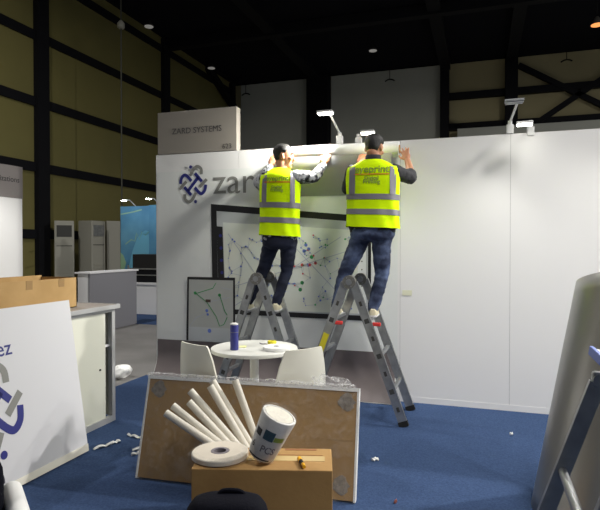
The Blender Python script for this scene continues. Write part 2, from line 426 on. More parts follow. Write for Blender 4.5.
# ---------------------------------------------------------------- wall lamps
def lamp(mx, hx, hy, hz, on, label, wide=.15, mz=2.49, aim=None, watt=0):
    t = thing('arm_floodlight', label, 'lamp', (mx, 5.245, mz), 'floodlights along the top of the booth wall')
    obj('clamp', B().span((mx - .03, 5.215, mz + .003), (mx + .03, 5.275, mz + .085), bev=.006).cyl((mx, 5.245, mz + .08), (mx, 5.245, mz + .12), .018), m_white, t)
    e = (hx + .03, hy + .04, hz + .012)
    obj('arm', B().tube([(mx, 5.245, mz + .11), e], .010, 10), m_white, t, smooth=True)
    h = obj('lamp_head', B().box((hx, hy, hz + .012), (wide, .085, .020), bev=.005), m_white if on else m_lensoff, t)
    obj('lens', B().box((hx, hy, hz - .004), (wide - .016, .072, .008)), m_lens if on else m_lensoff, h)
    if watt:
        l = bpy.data.lights.new('flood_beam', 'SPOT'); l.energy = watt; l.spot_size = R_(150); l.spot_blend = .9; l.shadow_soft_size = .03; l.color = (1, .985, .90)
        lo = bpy.data.objects.new('flood_beam', l); COL.objects.link(lo); lo.parent = t; p = V((hx, hy, hz - .075)); lo.location = p - V(t.location)
        lo.rotation_euler = (V(aim) - p).to_track_quat('-Z', 'Y').to_euler()
def added_lamp_right():
    # unseen return wall and its floodlight, both added to light the booth
    struct('added_wall_right', B().span((2.25, 1.2, 0), (2.29, 5.22, 2.49)), m_wall)
    t = thing('arm_floodlight', 'unseen fill floodlight on an added return wall at the right of the booth', 'lamp', (2.27, 3.4, 2.49), 'floodlights along the top of the booth wall')
    obj('clamp', B().span((2.24, 3.37, 2.493), (2.30, 3.43, 2.575), bev=.006).cyl((2.27, 3.4, 2.57), (2.27, 3.4, 2.61), .018), m_white, t)
    obj('arm', B().tube([(2.27, 3.4, 2.6), (1.90, 3.4, 2.74)], .010, 10), m_white, t, smooth=True)
    h = obj('lamp_head', B().box((1.85, 3.4, 2.742), (.11, .17, .024), bev=.006), m_white, t)
    obj('lens', B().box((1.85, 3.4, 2.726), (.095, .15, .008)), m_lens, h)
    l = bpy.data.lights.new('flood_beam', 'SPOT'); l.energy = SIDE; l.spot_size = R_(122); l.spot_blend = 1; l.shadow_soft_size = .06; l.color = (1, .99, .95)
    lo = bpy.data.objects.new('flood_beam', l); COL.objects.link(lo); lo.parent = t; p = V((1.85, 3.4, 2.64)); lo.location = p - V(t.location)
    lo.rotation_euler = (V((-.35, 3.8, 0)) - p).to_track_quat('-Z', 'Y').to_euler()
lamp(-1.32, -1.392, 4.975, 2.740, True, 'lit floodlight on a long white arm above the wall between the two workers', aim=(-3.6, 5.05, 1.0), watt=170)
lamp(-1.13, -.972, 4.90, 2.512, True, 'lit floodlight just above the head of the right worker',   .125, 2.46, (-1.0, 3.0, 0), 60)
lamp(.25, .262, 4.85, 2.675, False, 'unlit floodlight on a raised white arm above the plain wall')
lamp(.42, .352, 4.98, 2.515, True, 'short lit floodlight just right of the unlit lamp on the plain wall', .13, 2.46, (-.6, 2.8, 0), 55)
lamp(1.55, 1.50, 4.85, 2.69, True, 'unseen floodlight added as fill at the far right of the plain wall', aim=(0, 2.8, 0), watt=70)  # added out of view to keep the right of the wall bright
added_lamp_right()

# ---------------------------------------------------------------- hall lamps
def bay(x, y, z, watt, label, em=.12, c=(1, .97, .92, 1), aim=None):
    k = 4 if aim else 1
    t = thing('ceiling_lamp', label, 'ceiling lamp', (x, y, 9.0), 'hall ceiling lamps')
    obj('lamp_shade', B().lathe([(.03, z + .22), (.06 * k, z + .18), (.15 * k, z + .03), (.16 * k, z)], (x, y, 0)), m_dalu, t, smooth=True)
    obj('hanger', B().cyl((x, y, z + .3), (x, y, 9.1), .012, seg=8), m_black, t)
    obj('lamp_disc', B().lathe([(.145 * k, z - .015), (.145 * k, z + .015)], (x, y, 0)), mat('bay_disc', c, .5, emit=em), t)
    if watt:
        l = bpy.data.lights.new('added_bay_light', 'SPOT' if aim else 'AREA'); l.energy = watt; l.color = (1, .97, .93)
        if aim: l.spot_size = R_(56); l.spot_blend = 1; l.shadow_soft_size = .58
        else: l.shape = 'DISK'; l.size = .29
        lo = bpy.data.objects.new('added_bay_light', l); COL.objects.link(lo); lo.parent = t; lo.location = (0, 0, z - 9.0 - .03)
        if aim: lo.rotation_euler = (V(aim) - V((x, y, z - .03))).to_track_quat('-Z', 'Y').to_euler()
bay(-10.4, 15.6, 8.75, 0, 'dim ceiling lamp nearer the upper left corner of the hall')
bay(-10.4, 20.0, 8.75, 0, 'dim ceiling lamp above the header sign near the back wall')
bay(-3.8, 20.1, 8.75, 0, 'dim round ceiling lamp above the grey hall panels')
bay(2.93, 16.35, 7.4, 0, 'small orange glowing lamp at the upper right of the hall', 1.2, (1, .35, .1, 1))
for bx, by, lab in ((2.0, .9, 'nearest to the booth wall'), (3.3, -.5, 'in the middle of three'), (4.6, .6, 'farthest right of three')):
    bay(bx, by, 8.4, BAY / 3, 'unseen fill lamp added high above the viewer, ' + lab, 8, aim=(1.3, 4.4, .6))  # added overhead fill, split in three to weaken its shadows
bay(-7.0, 4.9, 8.4, 340, 'unseen ceiling lamp added to light the aisle left of the booth', 8)  # added lamp, brightens the aisle floor and counter end
bay(7.0, 9.0, 8.4, 1500, 'unseen ceiling lamp added far right to light the hall walls', 8)  # added lamp, lifts the left and back hall walls

# dark hooks hanging at back wall
for x, y, z, lab in ((-3.63, 23.0, 8.5, 'small dark hook hanging in front of the wide grey hall panel'), (-10.3, 23.2, 8.55, 'small dark hook hanging in front of the left grey hall panel'), (3.1, 23.0, 8.6, 'small dark hook hanging before the cross braces')):
    tag(obj('hanging_hook', B().cyl((x, y, z), (x, y, 9.14), .015, seg=8).tube([(x - .20, y, z - .06), (x - .10, y, z), (x, y, z + .02), (x + .10, y, z), (x + .20, y, z - .05)], .03, 8), m_black, org=(x, y, 9.14)), lab, 'hook')
pc = thing('hanging_sensor', 'pale sensor with a long thin cable hanging before the olive wall', 'sensor', (-9.25, 12.565, 8.9))
obj('sensor_body', B().lathe([(.05, 7.38), (.10, 7.42), (.10, 7.52), (.04, 7.60)], (-9.25, 12.565, 0), 16), m_ac, pc, smooth=True)
obj('cable', B().cyl((-9.25, 12.565, .02), (-9.25, 12.565, 9.1), .02, seg=8), mat('cable_grey', rgb(70, 70, 60), .6), pc)

# ---------------------------------------------------------------- far left of the hall
fw = thing('partition_wall', 'tall white stand partition at the left edge with a lettered header band', 'partition', (-5.64, 4.2, 0))
obj('panel', B().span((-5.68, 2.9, 0), (-5.6, 5.55, 2.50)), m_wall, fw)
obj('header_band', B().span((-5.599, 2.9, 2.10), (-5.592, 5.551, 2.505)), mat('taupe_band', rgb(128, 122, 120), .6), fw)
obj('lettering', text_mesh('organizations', .10, lambda x, z: V((-5.59, 5.50 + x, 2.30 + z)), 0, 'RIGHT'), m_pblack, fw)
obj('small_lettering', text_mesh('616', .08, lambda x, z: V((-5.59, 5.50 + x, 2.14 + z)), 0, 'RIGHT'), m_pgrey, fw)
fl = thing('arm_floodlight', 'floodlight on a short arm lighting the white partition at left', 'lamp', (-5.6, 4.2, 2.08))
obj('arm', B().tube([(-5.60, 4.2, 2.52), (-5.35, 4.2, 2.62), (-5.12, 4.2, 2.56)], .012, 8), m_white, fl)
obj('lens', B().box((-5.08, 4.2, 2.545), (.10, .16, .01)), mat('partition_lens', (1, .98, .9, 1), .4, emit=LENS * .5), fl)
obj('lamp_head', B().box((-5.08, 4.2, 2.563), (.11, .18, .024)), m_white, fl)
fl.location = (-5.6, 4.2, 2.52)
for ch in fl.children: ch.location = (0, 0, -.44)
l = bpy.data.lights.new('flood_beam', 'SPOT'); l.energy = 90; l.spot_size = R_(110); l.spot_blend = .6; l.shadow_soft_size = .05; l.color = (1, .99, .95)
lo = bpy.data.objects.new('flood_beam', l); COL.objects.link(lo); lo.parent = fl; lo.location = (.52, 0, -.04); lo.rotation_euler = V((-.5, .5, -1.5)).to_track_quat('-Z', 'Y').to_euler()

def ac(x, y, yaw, w_, d_, top, lab, face):
    t = thing('air_conditioner', lab, 'air conditioner', (x, y, 0), 'standing air conditioners along the olive wall')
    rot = M.Rotation(yaw, 3, 'Z'); c = V((x, y, 0)); W = lambda a, f, z: c + rot @ V((a, -f, z))
    obj('casing', B().box(W(0, 0, top / 2 + .003), (w_, d_, top), rot, bev=.02), m_ac, t)
    if face:
        obj('outlet_grille', B().box(W(0, d_ / 2 + .006, top - .27), (w_ * .76, .012, .30), rot), m_acd if face == 1 else m_alu, t)
        for k in range(6): obj('louvre', B().box(W(0, d_ / 2 + .006, .55 + k * .09), (w_ * .76, .012, .05), rot), m_ac, t)
        obj('seam', B().box(W(0, d_ / 2 + .003, top - .66), (w_ * .8, .006, .02), rot), m_acd, t)
ac(-10.5, 11.80, R_(42), .48, .36, 2.17, 'standing air conditioner with dark grille nearest the black column', 1)
ac(-10.25, 12.58, R_(84), .50, .50, 2.20, 'middle standing air conditioner with pale louvres on its front', 2)
ac(-10.15, 13.35, R_(45), .38, .36, 2.23, 'plain pale air conditioner beside the blue backdrop', 0)

bk = thing('exhibition_backdrop', 'lit blue printed backdrop with pale curves in the distance', 'backdrop', (-7.6, 11.7, 0))
obj('panel', B().span((-8.36, 11.3, 0), (-7.42, 11.36, 2.47)), m_bbase, bk)
obj('side_panel', B().span((-7.42, 11.1, 0), (-6.4, 11.16, 2.47)), m_bbase, bk)
b = B(); f = lambda x, z: V((x, 11.296, z))
b.flat([(-8.22, .5), (-8.14, .95), (-8.02, 1.38), (-7.90, 1.66), (-7.78, 1.82), (-7.64, 1.88), (-7.50, 1.84), (-7.425, 1.76), (-7.425, .5)], f)
obj('pale_shape', b, m_bpale, bk, recalc=False)
b = B(); b.stroke([(-8.22, 1.55), (-8.05, 1.66), (-7.95, 1.62), (-7.9, 1.82), (-7.82, 1.66), (-7.75, 1.84), (-7.66, 1.76), (-7.48, 1.9)], .025, f)
b.flat([(-8.36, 1.35), (-8.28, 1.28), (-8.2, 1.1), (-8.26, .9), (-8.36, .78)], f); b.stroke([(-8.35, 2.28), (-8.0, 2.33), (-7.75, 2.38)], .03, f)
obj('yellow_lines', b, m_bline, bk, recalc=False)
for i, x in enumerate((-7.95, -7.15)):
    t = thing('backdrop_lamp', 'tiny lamp above the blue backdrop, %s' % ('over its left half' if i == 0 else 'over its right end'), 'lamp', (x, 11.33 - .2 * i, 2.47))
    obj('lamp_arm', B().tube([(x, 11.33 - .2 * i, 2.475), (x, 11.1 - .2 * i, 2.60), (x, 10.9 - .2 * i, 2.58)], .012, 8), m_white, t)
    obj('lens', B().box((x, 10.88 - .2 * i, 2.57), (.10, .06, .01)), mat('backdrop_lens', (.85, .95, 1, 1), .4, emit=95), t)
ds = thing('display_plinth', 'low pale grey plinth in front of the blue backdrop', 'plinth', (-7.0, 10.5, 0))
obj('body', B().span((-7.5, 10.25, .007), (-6.3, 10.75, .66)), m_whitectr, ds); obj('plinth_top', B().span((-7.53, 10.22, .66), (-6.27, 10.78, .70)), m_whitectr, ds)
fc = thing('flight_case', 'black flight case with metal edges on the low pale plinth', 'case', (-6.95, 10.5, .70))
obj('case_body', B().span((-7.36, 10.3, .702), (-6.5, 10.72, 1.0), bev=.01), m_black, fc)
obj('case_lid', B().span((-7.34, 10.34, 1.004), (-6.5, 10.72, 1.32), bev=.01), m_rub, fc)
obj('edge_rail', B().span((-7.42, 10.28, .985), (-6.5, 10.31, 1.015)).span((-7.42, 10.28, .85), (-6.5, 10.30, .875)).span((-7.43, 10.28, .74), (-7.40, 10.31, 1.08)), m_alu, fc)

gc = thing('display_counter', 'grey sided display counter with a white end standing in the aisle', 'counter', (-6.55, 8.3, 0))
obj('side_panel', B().span((-6.34, 7.68, .0), (-6.30, 9.0, 1.02)), m_greyctr, gc)
obj('body', B().span((-6.55, 7.70, .0), (-6.341, 8.98, 1.02)), m_whitectr, gc)
obj('end_panel', B().span((-6.55, 7.675, 0), (-6.345, 7.699, 1.02)), m_whitectr, gc)
obj('counter_top', B().span((-6.60, 7.65, 1.021), (-6.27, 9.03, 1.05), bev=.004), m_whitectr, gc)

bg = B()
rnd = random.Random(3)
bg.ball((-3.84, 5.20, .075), (.09, .13, .075), n=14)
for v in bg.bm.verts: v.co += V((noise.noise(v.co * 14), noise.noise(v.co * 14 + V((3, 1, 4))), 0)) * .035
tag(obj('plastic_bag', bg, m_paper, org=(-3.80, 5.22, 0)), 'crumpled white plastic bag on the grey floor by the counter', 'bag')

# ---------------------------------------------------------------- left counter, box, leaning board
ct = thing('storage_counter', 'white shell-scheme storage counter with aluminium edges and a half-open front', 'counter', (-3.2, 3.3, 0))
x1 = -2.945
b = B()
for y in (3.88, 2.42): b.span((x1 - .04, y - .02, .006), (x1, y + .02, .975))
for y in (3.88, 2.42): b.span((-3.47, y - .02, .006), (-3.43, y + .02, .975))
b.span((x1 - .04, 2.44, .006), (x1, 3.86, .055)).span((x1 - .04, 2.44, .935), (x1, 3.86, .975))
obj('frame', b, m_prof, ct)
obj('sliding_door', B().span((x1 - .024, 2.45, .056), (x1 - .014, 3.79, .934)), m_creamctr, ct)
obj('door_pull', B().cyl((x1 - .014, 3.72, .47), (x1 - .006, 3.72, .47), .008, seg=10), m_black, ct)
b = B().span((-3.44, 2.45, .03), (-3.43, 3.86, .95)).span((-3.43, 3.885, .05), (x1 - .04, 3.892, .95)).span((-3.43, 2.408, .05), (x1 - .04, 2.415, .95)).span((-3.43, 2.45, .03), (x1 - .05, 3.86, .04))
obj('body_panels', b, m_creamctr, ct)
obj('shelf', B().span((-3.42, 2.45, .64), (x1 - .03, 3.86, .66)), m_whitectr, ct)
tp = obj('counter_top', B().span((-3.50, 2.38, .976), (x1 + .01, 3.92, .992)), m_ctrtop, ct)
obj('top_edge', B().span((x1 + .0105, 2.38, .960), (x1 + .026, 3.935, .995)).span((-3.50, 3.9205, .960), (x1 + .01, 3.935, .995)), m_prof, ct)

cb = thing('cardboard_box', 'shallow open cardboard box lying on the storage counter behind the board', 'box', (-3.25, 3.0, .995))
b = B()
x0, x1b, y0, y1, z0, z1 = -3.46, -3.10, 2.2, 3.62, .996, 1.235
b.span((x0, y0, z0), (x1b, y1, z0 + .006)); b.span((x1b - .006, y0, z0), (x1b, y1, z1)); b.span((x0, y0, z0), (x0 + .006, y1, z1 + .012)); b.span((x0, y1 - .006, z0), (x1b, y1, z1)); b.span((x0, y0, z0), (x1b, y0 + .006, z1))
obj('carton', b, mat('pale_cardboard', rgb(184, 150, 100), .85, var=rgb(172, 138, 88), scale=5), cb)
for ya in (3.10, 3.42): obj('tape_tab', B().span((x1b + .0005, ya, 1.17), (x1b + .002, ya + .06, z1)), m_kraft, cb)

# leaning white board with part of the logo
TL, BL = V((-2.915, 0, 1.083)), V((-2.685, 0, .012))
def board(x, z, d=0):                                     # x along the board (world Y), z up the slope 0..L
    L = (TL - BL).length; u = (TL - BL).normalized(); n = V((u.z, 0, -u.x))
    p = BL + u * z + n * d; return V((p.x, x, p.z))
Lb = (TL - BL).length
wbd = thing('foam_board', 'large white board with part of a blue and grey loop logo leaning on the counter', 'board', (-2.70, 2.9, .01))
yb = 2.46
b = B(); b.loft([[board(yb, 0, 0), board(3.225, 0, 0), board(3.300, Lb, 0), board(yb, Lb, 0)], [board(yb, 0, .018), board(3.225, 0, .018), board(3.300, Lb, .018), board(yb, Lb, .018)]])
obj('board_sheet', b, mat('foam_board_white', rgb(204, 204, 208), .6), wbd)
b = B(); b.loft([[board(yb, 0, .0185), board(3.226, 0, .0185), board(3.232, .05, .0185), board(yb, .045, .0185)], [board(yb, 0, .021), board(3.226, 0, .021), board(3.232, .05, .021), board(yb, .045, .021)]])
obj('bottom_strip', b, mat('cream_strip', rgb(232, 228, 214), .5), wbd)
nv, gr = logo(lambda x, z: board(x, z, .0195), .48, (2.494, .485))
for bb in (nv, gr):
    geom = bb.bm.verts[:] + bb.bm.edges[:] + bb.bm.faces[:]
    bmesh.ops.bisect_plane(bb.bm, geom=geom, plane_co=(0, yb + .005, 0), plane_no=(0, -1, 0), clear_outer=True)
obj('logo_navy_loops', nv, m_pnavy, wbd, recalc=False); obj('logo_grey_loops', gr, m_pgrey, wbd, recalc=False)
obj('lettering', text_mesh('ez', .135, lambda x, z: board(2.722 + x, .80 + z, .0195), .001, 'RIGHT'), m_pnavy, wbd)

# ---------------------------------------------------------------- table with its things
tb = thing('round_table', 'small round white pedestal table in front of the wall graphic', 'table', (-1.585, 3.72, .006))
T = (-1.585, 3.72, 0)
obj('tabletop', B().lathe([(.30, .708), (.318, .712), (.322, .725), (.318, .737), (.30, .74)], T, 48), m_tablew, tb, smooth=True)
obj('pedestal', B().lathe([(.038, .03), (.034, .06), (.034, .69), (.10, .7075)], T, 24), m_white, tb, smooth=True)
obj('foot_disc', B().lathe([(.118, .007), (.118, .018), (.05, .032)], T, 36), m_white, tb, smooth=True)
cn = thing('drink_can', 'tall navy blue cylinder with a pale lid standing on the round table', 'can', (-1.675, 3.565, .74))
obj('can_body', B().lathe([(.027, .7405), (.030, .744), (.030, .915), (.028, .922)], (-1.675, 3.565, 0)), m_can, cn, smooth=True)
obj('lid', B().lathe([(.0275, .9222), (.0275, .931), (.02, .934)], (-1.675, 3.565, 0)), m_white, cn, smooth=True)
obj('seam_line', B().lathe([(.0304, .868), (.0304, .871)], (-1.675, 3.565, 0)), m_pgrey, cn)
tr = thing('tape_roll', 'flat white roll of thin tape lying on the round table', 'tape roll', (-1.39, 3.665, .74))
obj('tape', B().lathe([(.097, .7405), (.099, .744), (.099, .762), (.097, .766), (.022, .7665), (.022, .7405)], (-1.39, 3.665, 0), 40), m_paper, tr, smooth=True)
obj('core', B().lathe([(.021, .741), (.021, .7672), (.012, .7672), (.012, .741)], (-1.39, 3.665, 0), 20), m_core, tr)
tag(obj('yellow_tape', B().lathe([(.032, .7405), (.034, .743), (.034, .765), (.032, .767), (.018, .767), (.018, .7405)], (-1.50, 3.86, 0), 24), m_yel, smooth=True, org=(-1.50, 3.86, .74)), 'small bright yellow roll behind the white tape on the round table', 'tape roll')
tag(obj('sticky_note', B().box((-1.665, 3.69, .7425), (.05, .07, .003), M.Rotation(.3, 3, 'Z')), mat('pale_yellow', rgb(240, 236, 170), .6)), 'pale yellow slip of paper beside the blue can on the table', 'paper')
tag(obj('wire_piece', B().tube([(-1.60, 3.86, .7445), (-1.57, 3.83, .7445), (-1.54, 3.84, .7445), (-1.51, 3.80, .7445)], .0035, 8, smooth=4), m_core, smooth=True), 'thin grey bit of cord lying on the round table', 'cord')

def chair(loc, face, label):
    t = thing('plastic_chair', label, 'chair', (loc[0], loc[1], .006), 'cream plastic chairs at the round table')
    a = math.atan2(face[1], face[0]) - math.pi / 2; rot = M.Rotation(a, 3, 'Z'); o = V(loc)
    W = lambda x, y, z: o + rot @ V((x, y, z))          # y: facing direction; back sits at y = 0
    def strip(rows, th, nrm):
        b = B()
        n = 9
        for sgn in (0,):
            A = [[W(wd * (2 * i / (n - 1) - 1), y + cv * (1 - (2 * i / (n - 1) - 1) ** 2) , z) for i in range(n)] for (wd, y, z, cv) in rows]
            Bk = [[p + (rot @ V(nrm)) * th for p in r] for r in A]
            va = [[b.bm.verts.new(p) for p in r] for r in A]; vb = [[b.bm.verts.new(p) for p in r] for r in Bk]
            for k in range(len(va) - 1):
                for i in range(n - 1):
                    b._face([va[k][i], va[k][i + 1], va[k + 1][i + 1], va[k + 1][i]]); b._face([vb[k][i], vb[k + 1][i], vb[k + 1][i + 1], vb[k][i + 1]])
                b._face([va[k][0], va[k + 1][0], vb[k + 1][0], vb[k][0]]); b._face([va[k][-1], vb[k][-1], vb[k + 1][-1], va[k + 1][-1]])
            for i in range(n - 1):
                b._face([va[0][i], vb[0][i], vb[0][i + 1], va[0][i + 1]]); b._face([va[-1][i], va[-1][i + 1], vb[-1][i + 1], vb[-1][i]])
        return b
    obj('backrest', strip([(.212, .035, .445, -.02), (.210, .01, .50, -.03), (.20, -.005, .60, -.035), (.178, -.02, .71, -.03), (.150, -.035, .795, -.025), (.138, -.04, .812, -.02)], .012, (0, 1, 0)), m_cream, t, smooth=True)
    obj('seat', strip([(.212, .036, .440, 0), (.215, .10, .432, 0), (.21, .22, .44, 0), (.19, .335, .445, 0)], .014, (0, 0, -1)), m_cream, t, smooth=True)
    for sx, yy, ex, ey in ((-1, .10, -.21, .03), (1, .10, .21, .03), (-1, .30, -.20, .33), (1, .30, .20, .33)):
        obj('leg', B().tube([W(sx * .14, yy, .425), W(ex, ey, .008)], [.016, .011], 12), m_cream, t, smooth=True)
chair((-1.86, 3.37, 0), (.40, .92), 'cream plastic chair to the left of the round table, back to the viewer')
chair((-1.125, 3.43, 0), (-.80, .60), 'cream plastic chair in front of the right side of the round table')

# ---------------------------------------------------------------- ladders
def ladder(cx, yn, yf, H, spread, label, sticker=False, group='aluminium folding ladders under the workers'):
    t = thing('folding_ladder', label, 'ladder', (cx, (yn + yf) / 2, .006), group)
    for sx in (-1, 1):
        for y, near in ((yn, 1), (yf, 0)):
            p0, p1 = V((cx + sx * spread, y, .03)), V((cx + sx * .035, y, H - .05)); d = (p1 - p0).normalized()
            b = B(); b.beam(p0, p1, .072, .026, up=(0, 1, 0)); sv = d.cross(V((0, 1, 0))) * .031; b.beam(p0 + sv, p1 + sv, .010, .031, up=(0, 1, 0)); b.beam(p0 - sv, p1 - sv, .010, .031, up=(0, 1, 0))
            # punched rung ends show as dark plates on the rail
            st = obj('stile', b, m_alu, t)
            for k in range(1, 8):
                b = B(); c = p0 + d * (.1525 * k - .03); b.beam(c - d * .02 + V((0, -.0135 if near else .0135, 0)), c + d * .02 + V((0, -.0135 if near else .0135, 0)), .038 if k % 2 == 0 else .022, .005, up=(0, 1, 0)); obj('rung_end', b, m_acd if k % 2 == 0 else m_dalu, st)
            obj('rubber_foot', B().beam(p0 - d * .022, p0 + d * .022, .080, .034, up=(0, 1, 0)), m_rub, st)
        for k in range(1, 5):
            p0, p1 = V((cx + sx * spread, 0, .03)), V((cx + sx * .035, 0, H - .05)); d = (p1 - p0).normalized(); c = p0 + d * (.305 * k - .03)
            if c.z > H - .12: continue
            obj('rung', B().box((c.x, (yn + yf) / 2, c.z), (.034, yf - yn - .02, .028), bev=.004), m_alu, t)
    for y in (yn, yf):
        b = B(); b.cyl((cx, y - .026, H - .045), (cx, y + .026, H - .045), .056, seg=28)
        h = obj('hinge', b, m_halu, t, smooth=True)
        b = B(); b.cyl((cx, y - .032, H - .045), (cx, y + .032, H - .045), .026, seg=20)
        for a in range(4): b.cyl((cx + .040 * math.cos(a * 1.57 + .5), y - .029, H - .045 + .040 * math.sin(a * 1.57 + .5)), (cx + .040 * math.cos(a * 1.57 + .5), y + .029, H - .045 + .040 * math.sin(a * 1.57 + .5)), .006, seg=8)
        obj('hinge_hub', b, m_alu, h)
    fr = (.83 - .03) / (H - .08)
    for sx in (-1, 1):
        obj('red_rung_cap', B().box((cx + sx * (spread + (.035 - spread) * fr) + .066, yn + .015, .835), (.07, .03, .03), bev=.006), m_red, t) if sticker else None
    if sticker:
        p0, p1 = V((cx - spread, yn - .0165, .03)), V((cx - .035, yn - .0165, H - .05)); d = (p1 - p0).normalized()
        obj('warning_label', B().beam(p0 + d * .58, p0 + d * .76, .05, .004, up=(0, 1, 0)), m_yel, t)
    return t
ladder(-1.045, 4.49, 4.96, 1.23, .455, 'aluminium folding ladder with red caps under the worker in blue jeans', True)
ladder(-1.975, 4.69, 5.03, 1.23, .43, 'aluminium folding ladder under the worker in dark trousers behind the table')

# ---------------------------------------------------------------- people
HEADR = [(-.112, .018, .078, .02), (-.104, .034, .088, .005), (-.09, .045, .090, -.02), (-.07, .055, .088, -.05), (-.045, .063, .088, -.072), (-.015, .068, .088, -.088), (.015, .073, .089, -.098),
         (.045, .075, .087, -.102), (.07, .071, .077, -.096), (.09, .060, .060, -.082), (.104, .042, .040, -.06), (.113, .018, .012, -.028)]
def head_at(z):
    for a, c in zip(HEADR, HEADR[1:]):
        if a[0] <= z <= c[0]:
            t = (z - a[0]) / (c[0] - a[0]); return [a[i] + (c[i] - a[i]) * t for i in range(1, 4)]
    return HEADR[-1][1:] if z > 0 else HEADR[0][1:]
def limb(b, pts, rs, seg=16, flat=1.0):
    b.tube(pts, rs, seg, smooth=5, flat=flat); b.ball(pts[0], rs[0] * .98, n=8); b.ball(pts[-1], rs[-1] * .98, n=8)
def hand(b, wrist, d, nrm, thumb, s=1.0, curl=.5, spread=.35):
    """d: along the fingers, nrm: way the palm faces, thumb: side of the thumb"""
    d = V(d).normalized(); n = V(nrm); n = (n - d * n.dot(d)).normalized(); side = d.cross(n)
    if side.dot(V(thumb)) < 0: side = -side
    w0 = V(wrist); rot = M((side, d, n)).transposed()
    pc = w0 + d * .048 * s
    b.ball(pc, (.041 * s, .052 * s, .017 * s), rot, 10); limb(b, [w0 - d * .02, w0 + d * .03 * s], [.024 * s, .026 * s], 10)
    for k, (off, ln) in enumerate(((.030, .070), (.010, .079), (-.011, .073), (-.030, .058))):
        p = w0 + d * .085 * s + side * off * s; fd = (d + side * off * spread * 10).normalized(); pts = [p - fd * .02, p]; ang = curl * .35
        for sg in (.45, .32, .23):
            ff = (fd * math.cos(ang) + n * math.sin(ang)); p = p + ff * ln * sg * s; pts.append(p); ang += curl * .75
        b.tube(pts, [.0095 * s, .0095 * s, .009 * s, .0082 * s, .007 * s], 10); b.ball(pts[-1], .0072 * s, n=6)
    p = w0 + d * .025 * s + side * .026 * s; t1 = p + (side * .75 + d * .65 + n * .2) * .034 * s; t2 = t1 + (side * .35 + d * .85 + n * .3) * .030 * s; t3 = t2 + (d * .9 + n * .4) * .024 * s
    b.tube([p, t1, t2, t3], [.013 * s, .0115 * s, .010 * s, .008 * s], 10); b.ball(t3, .0085 * s, n=6)

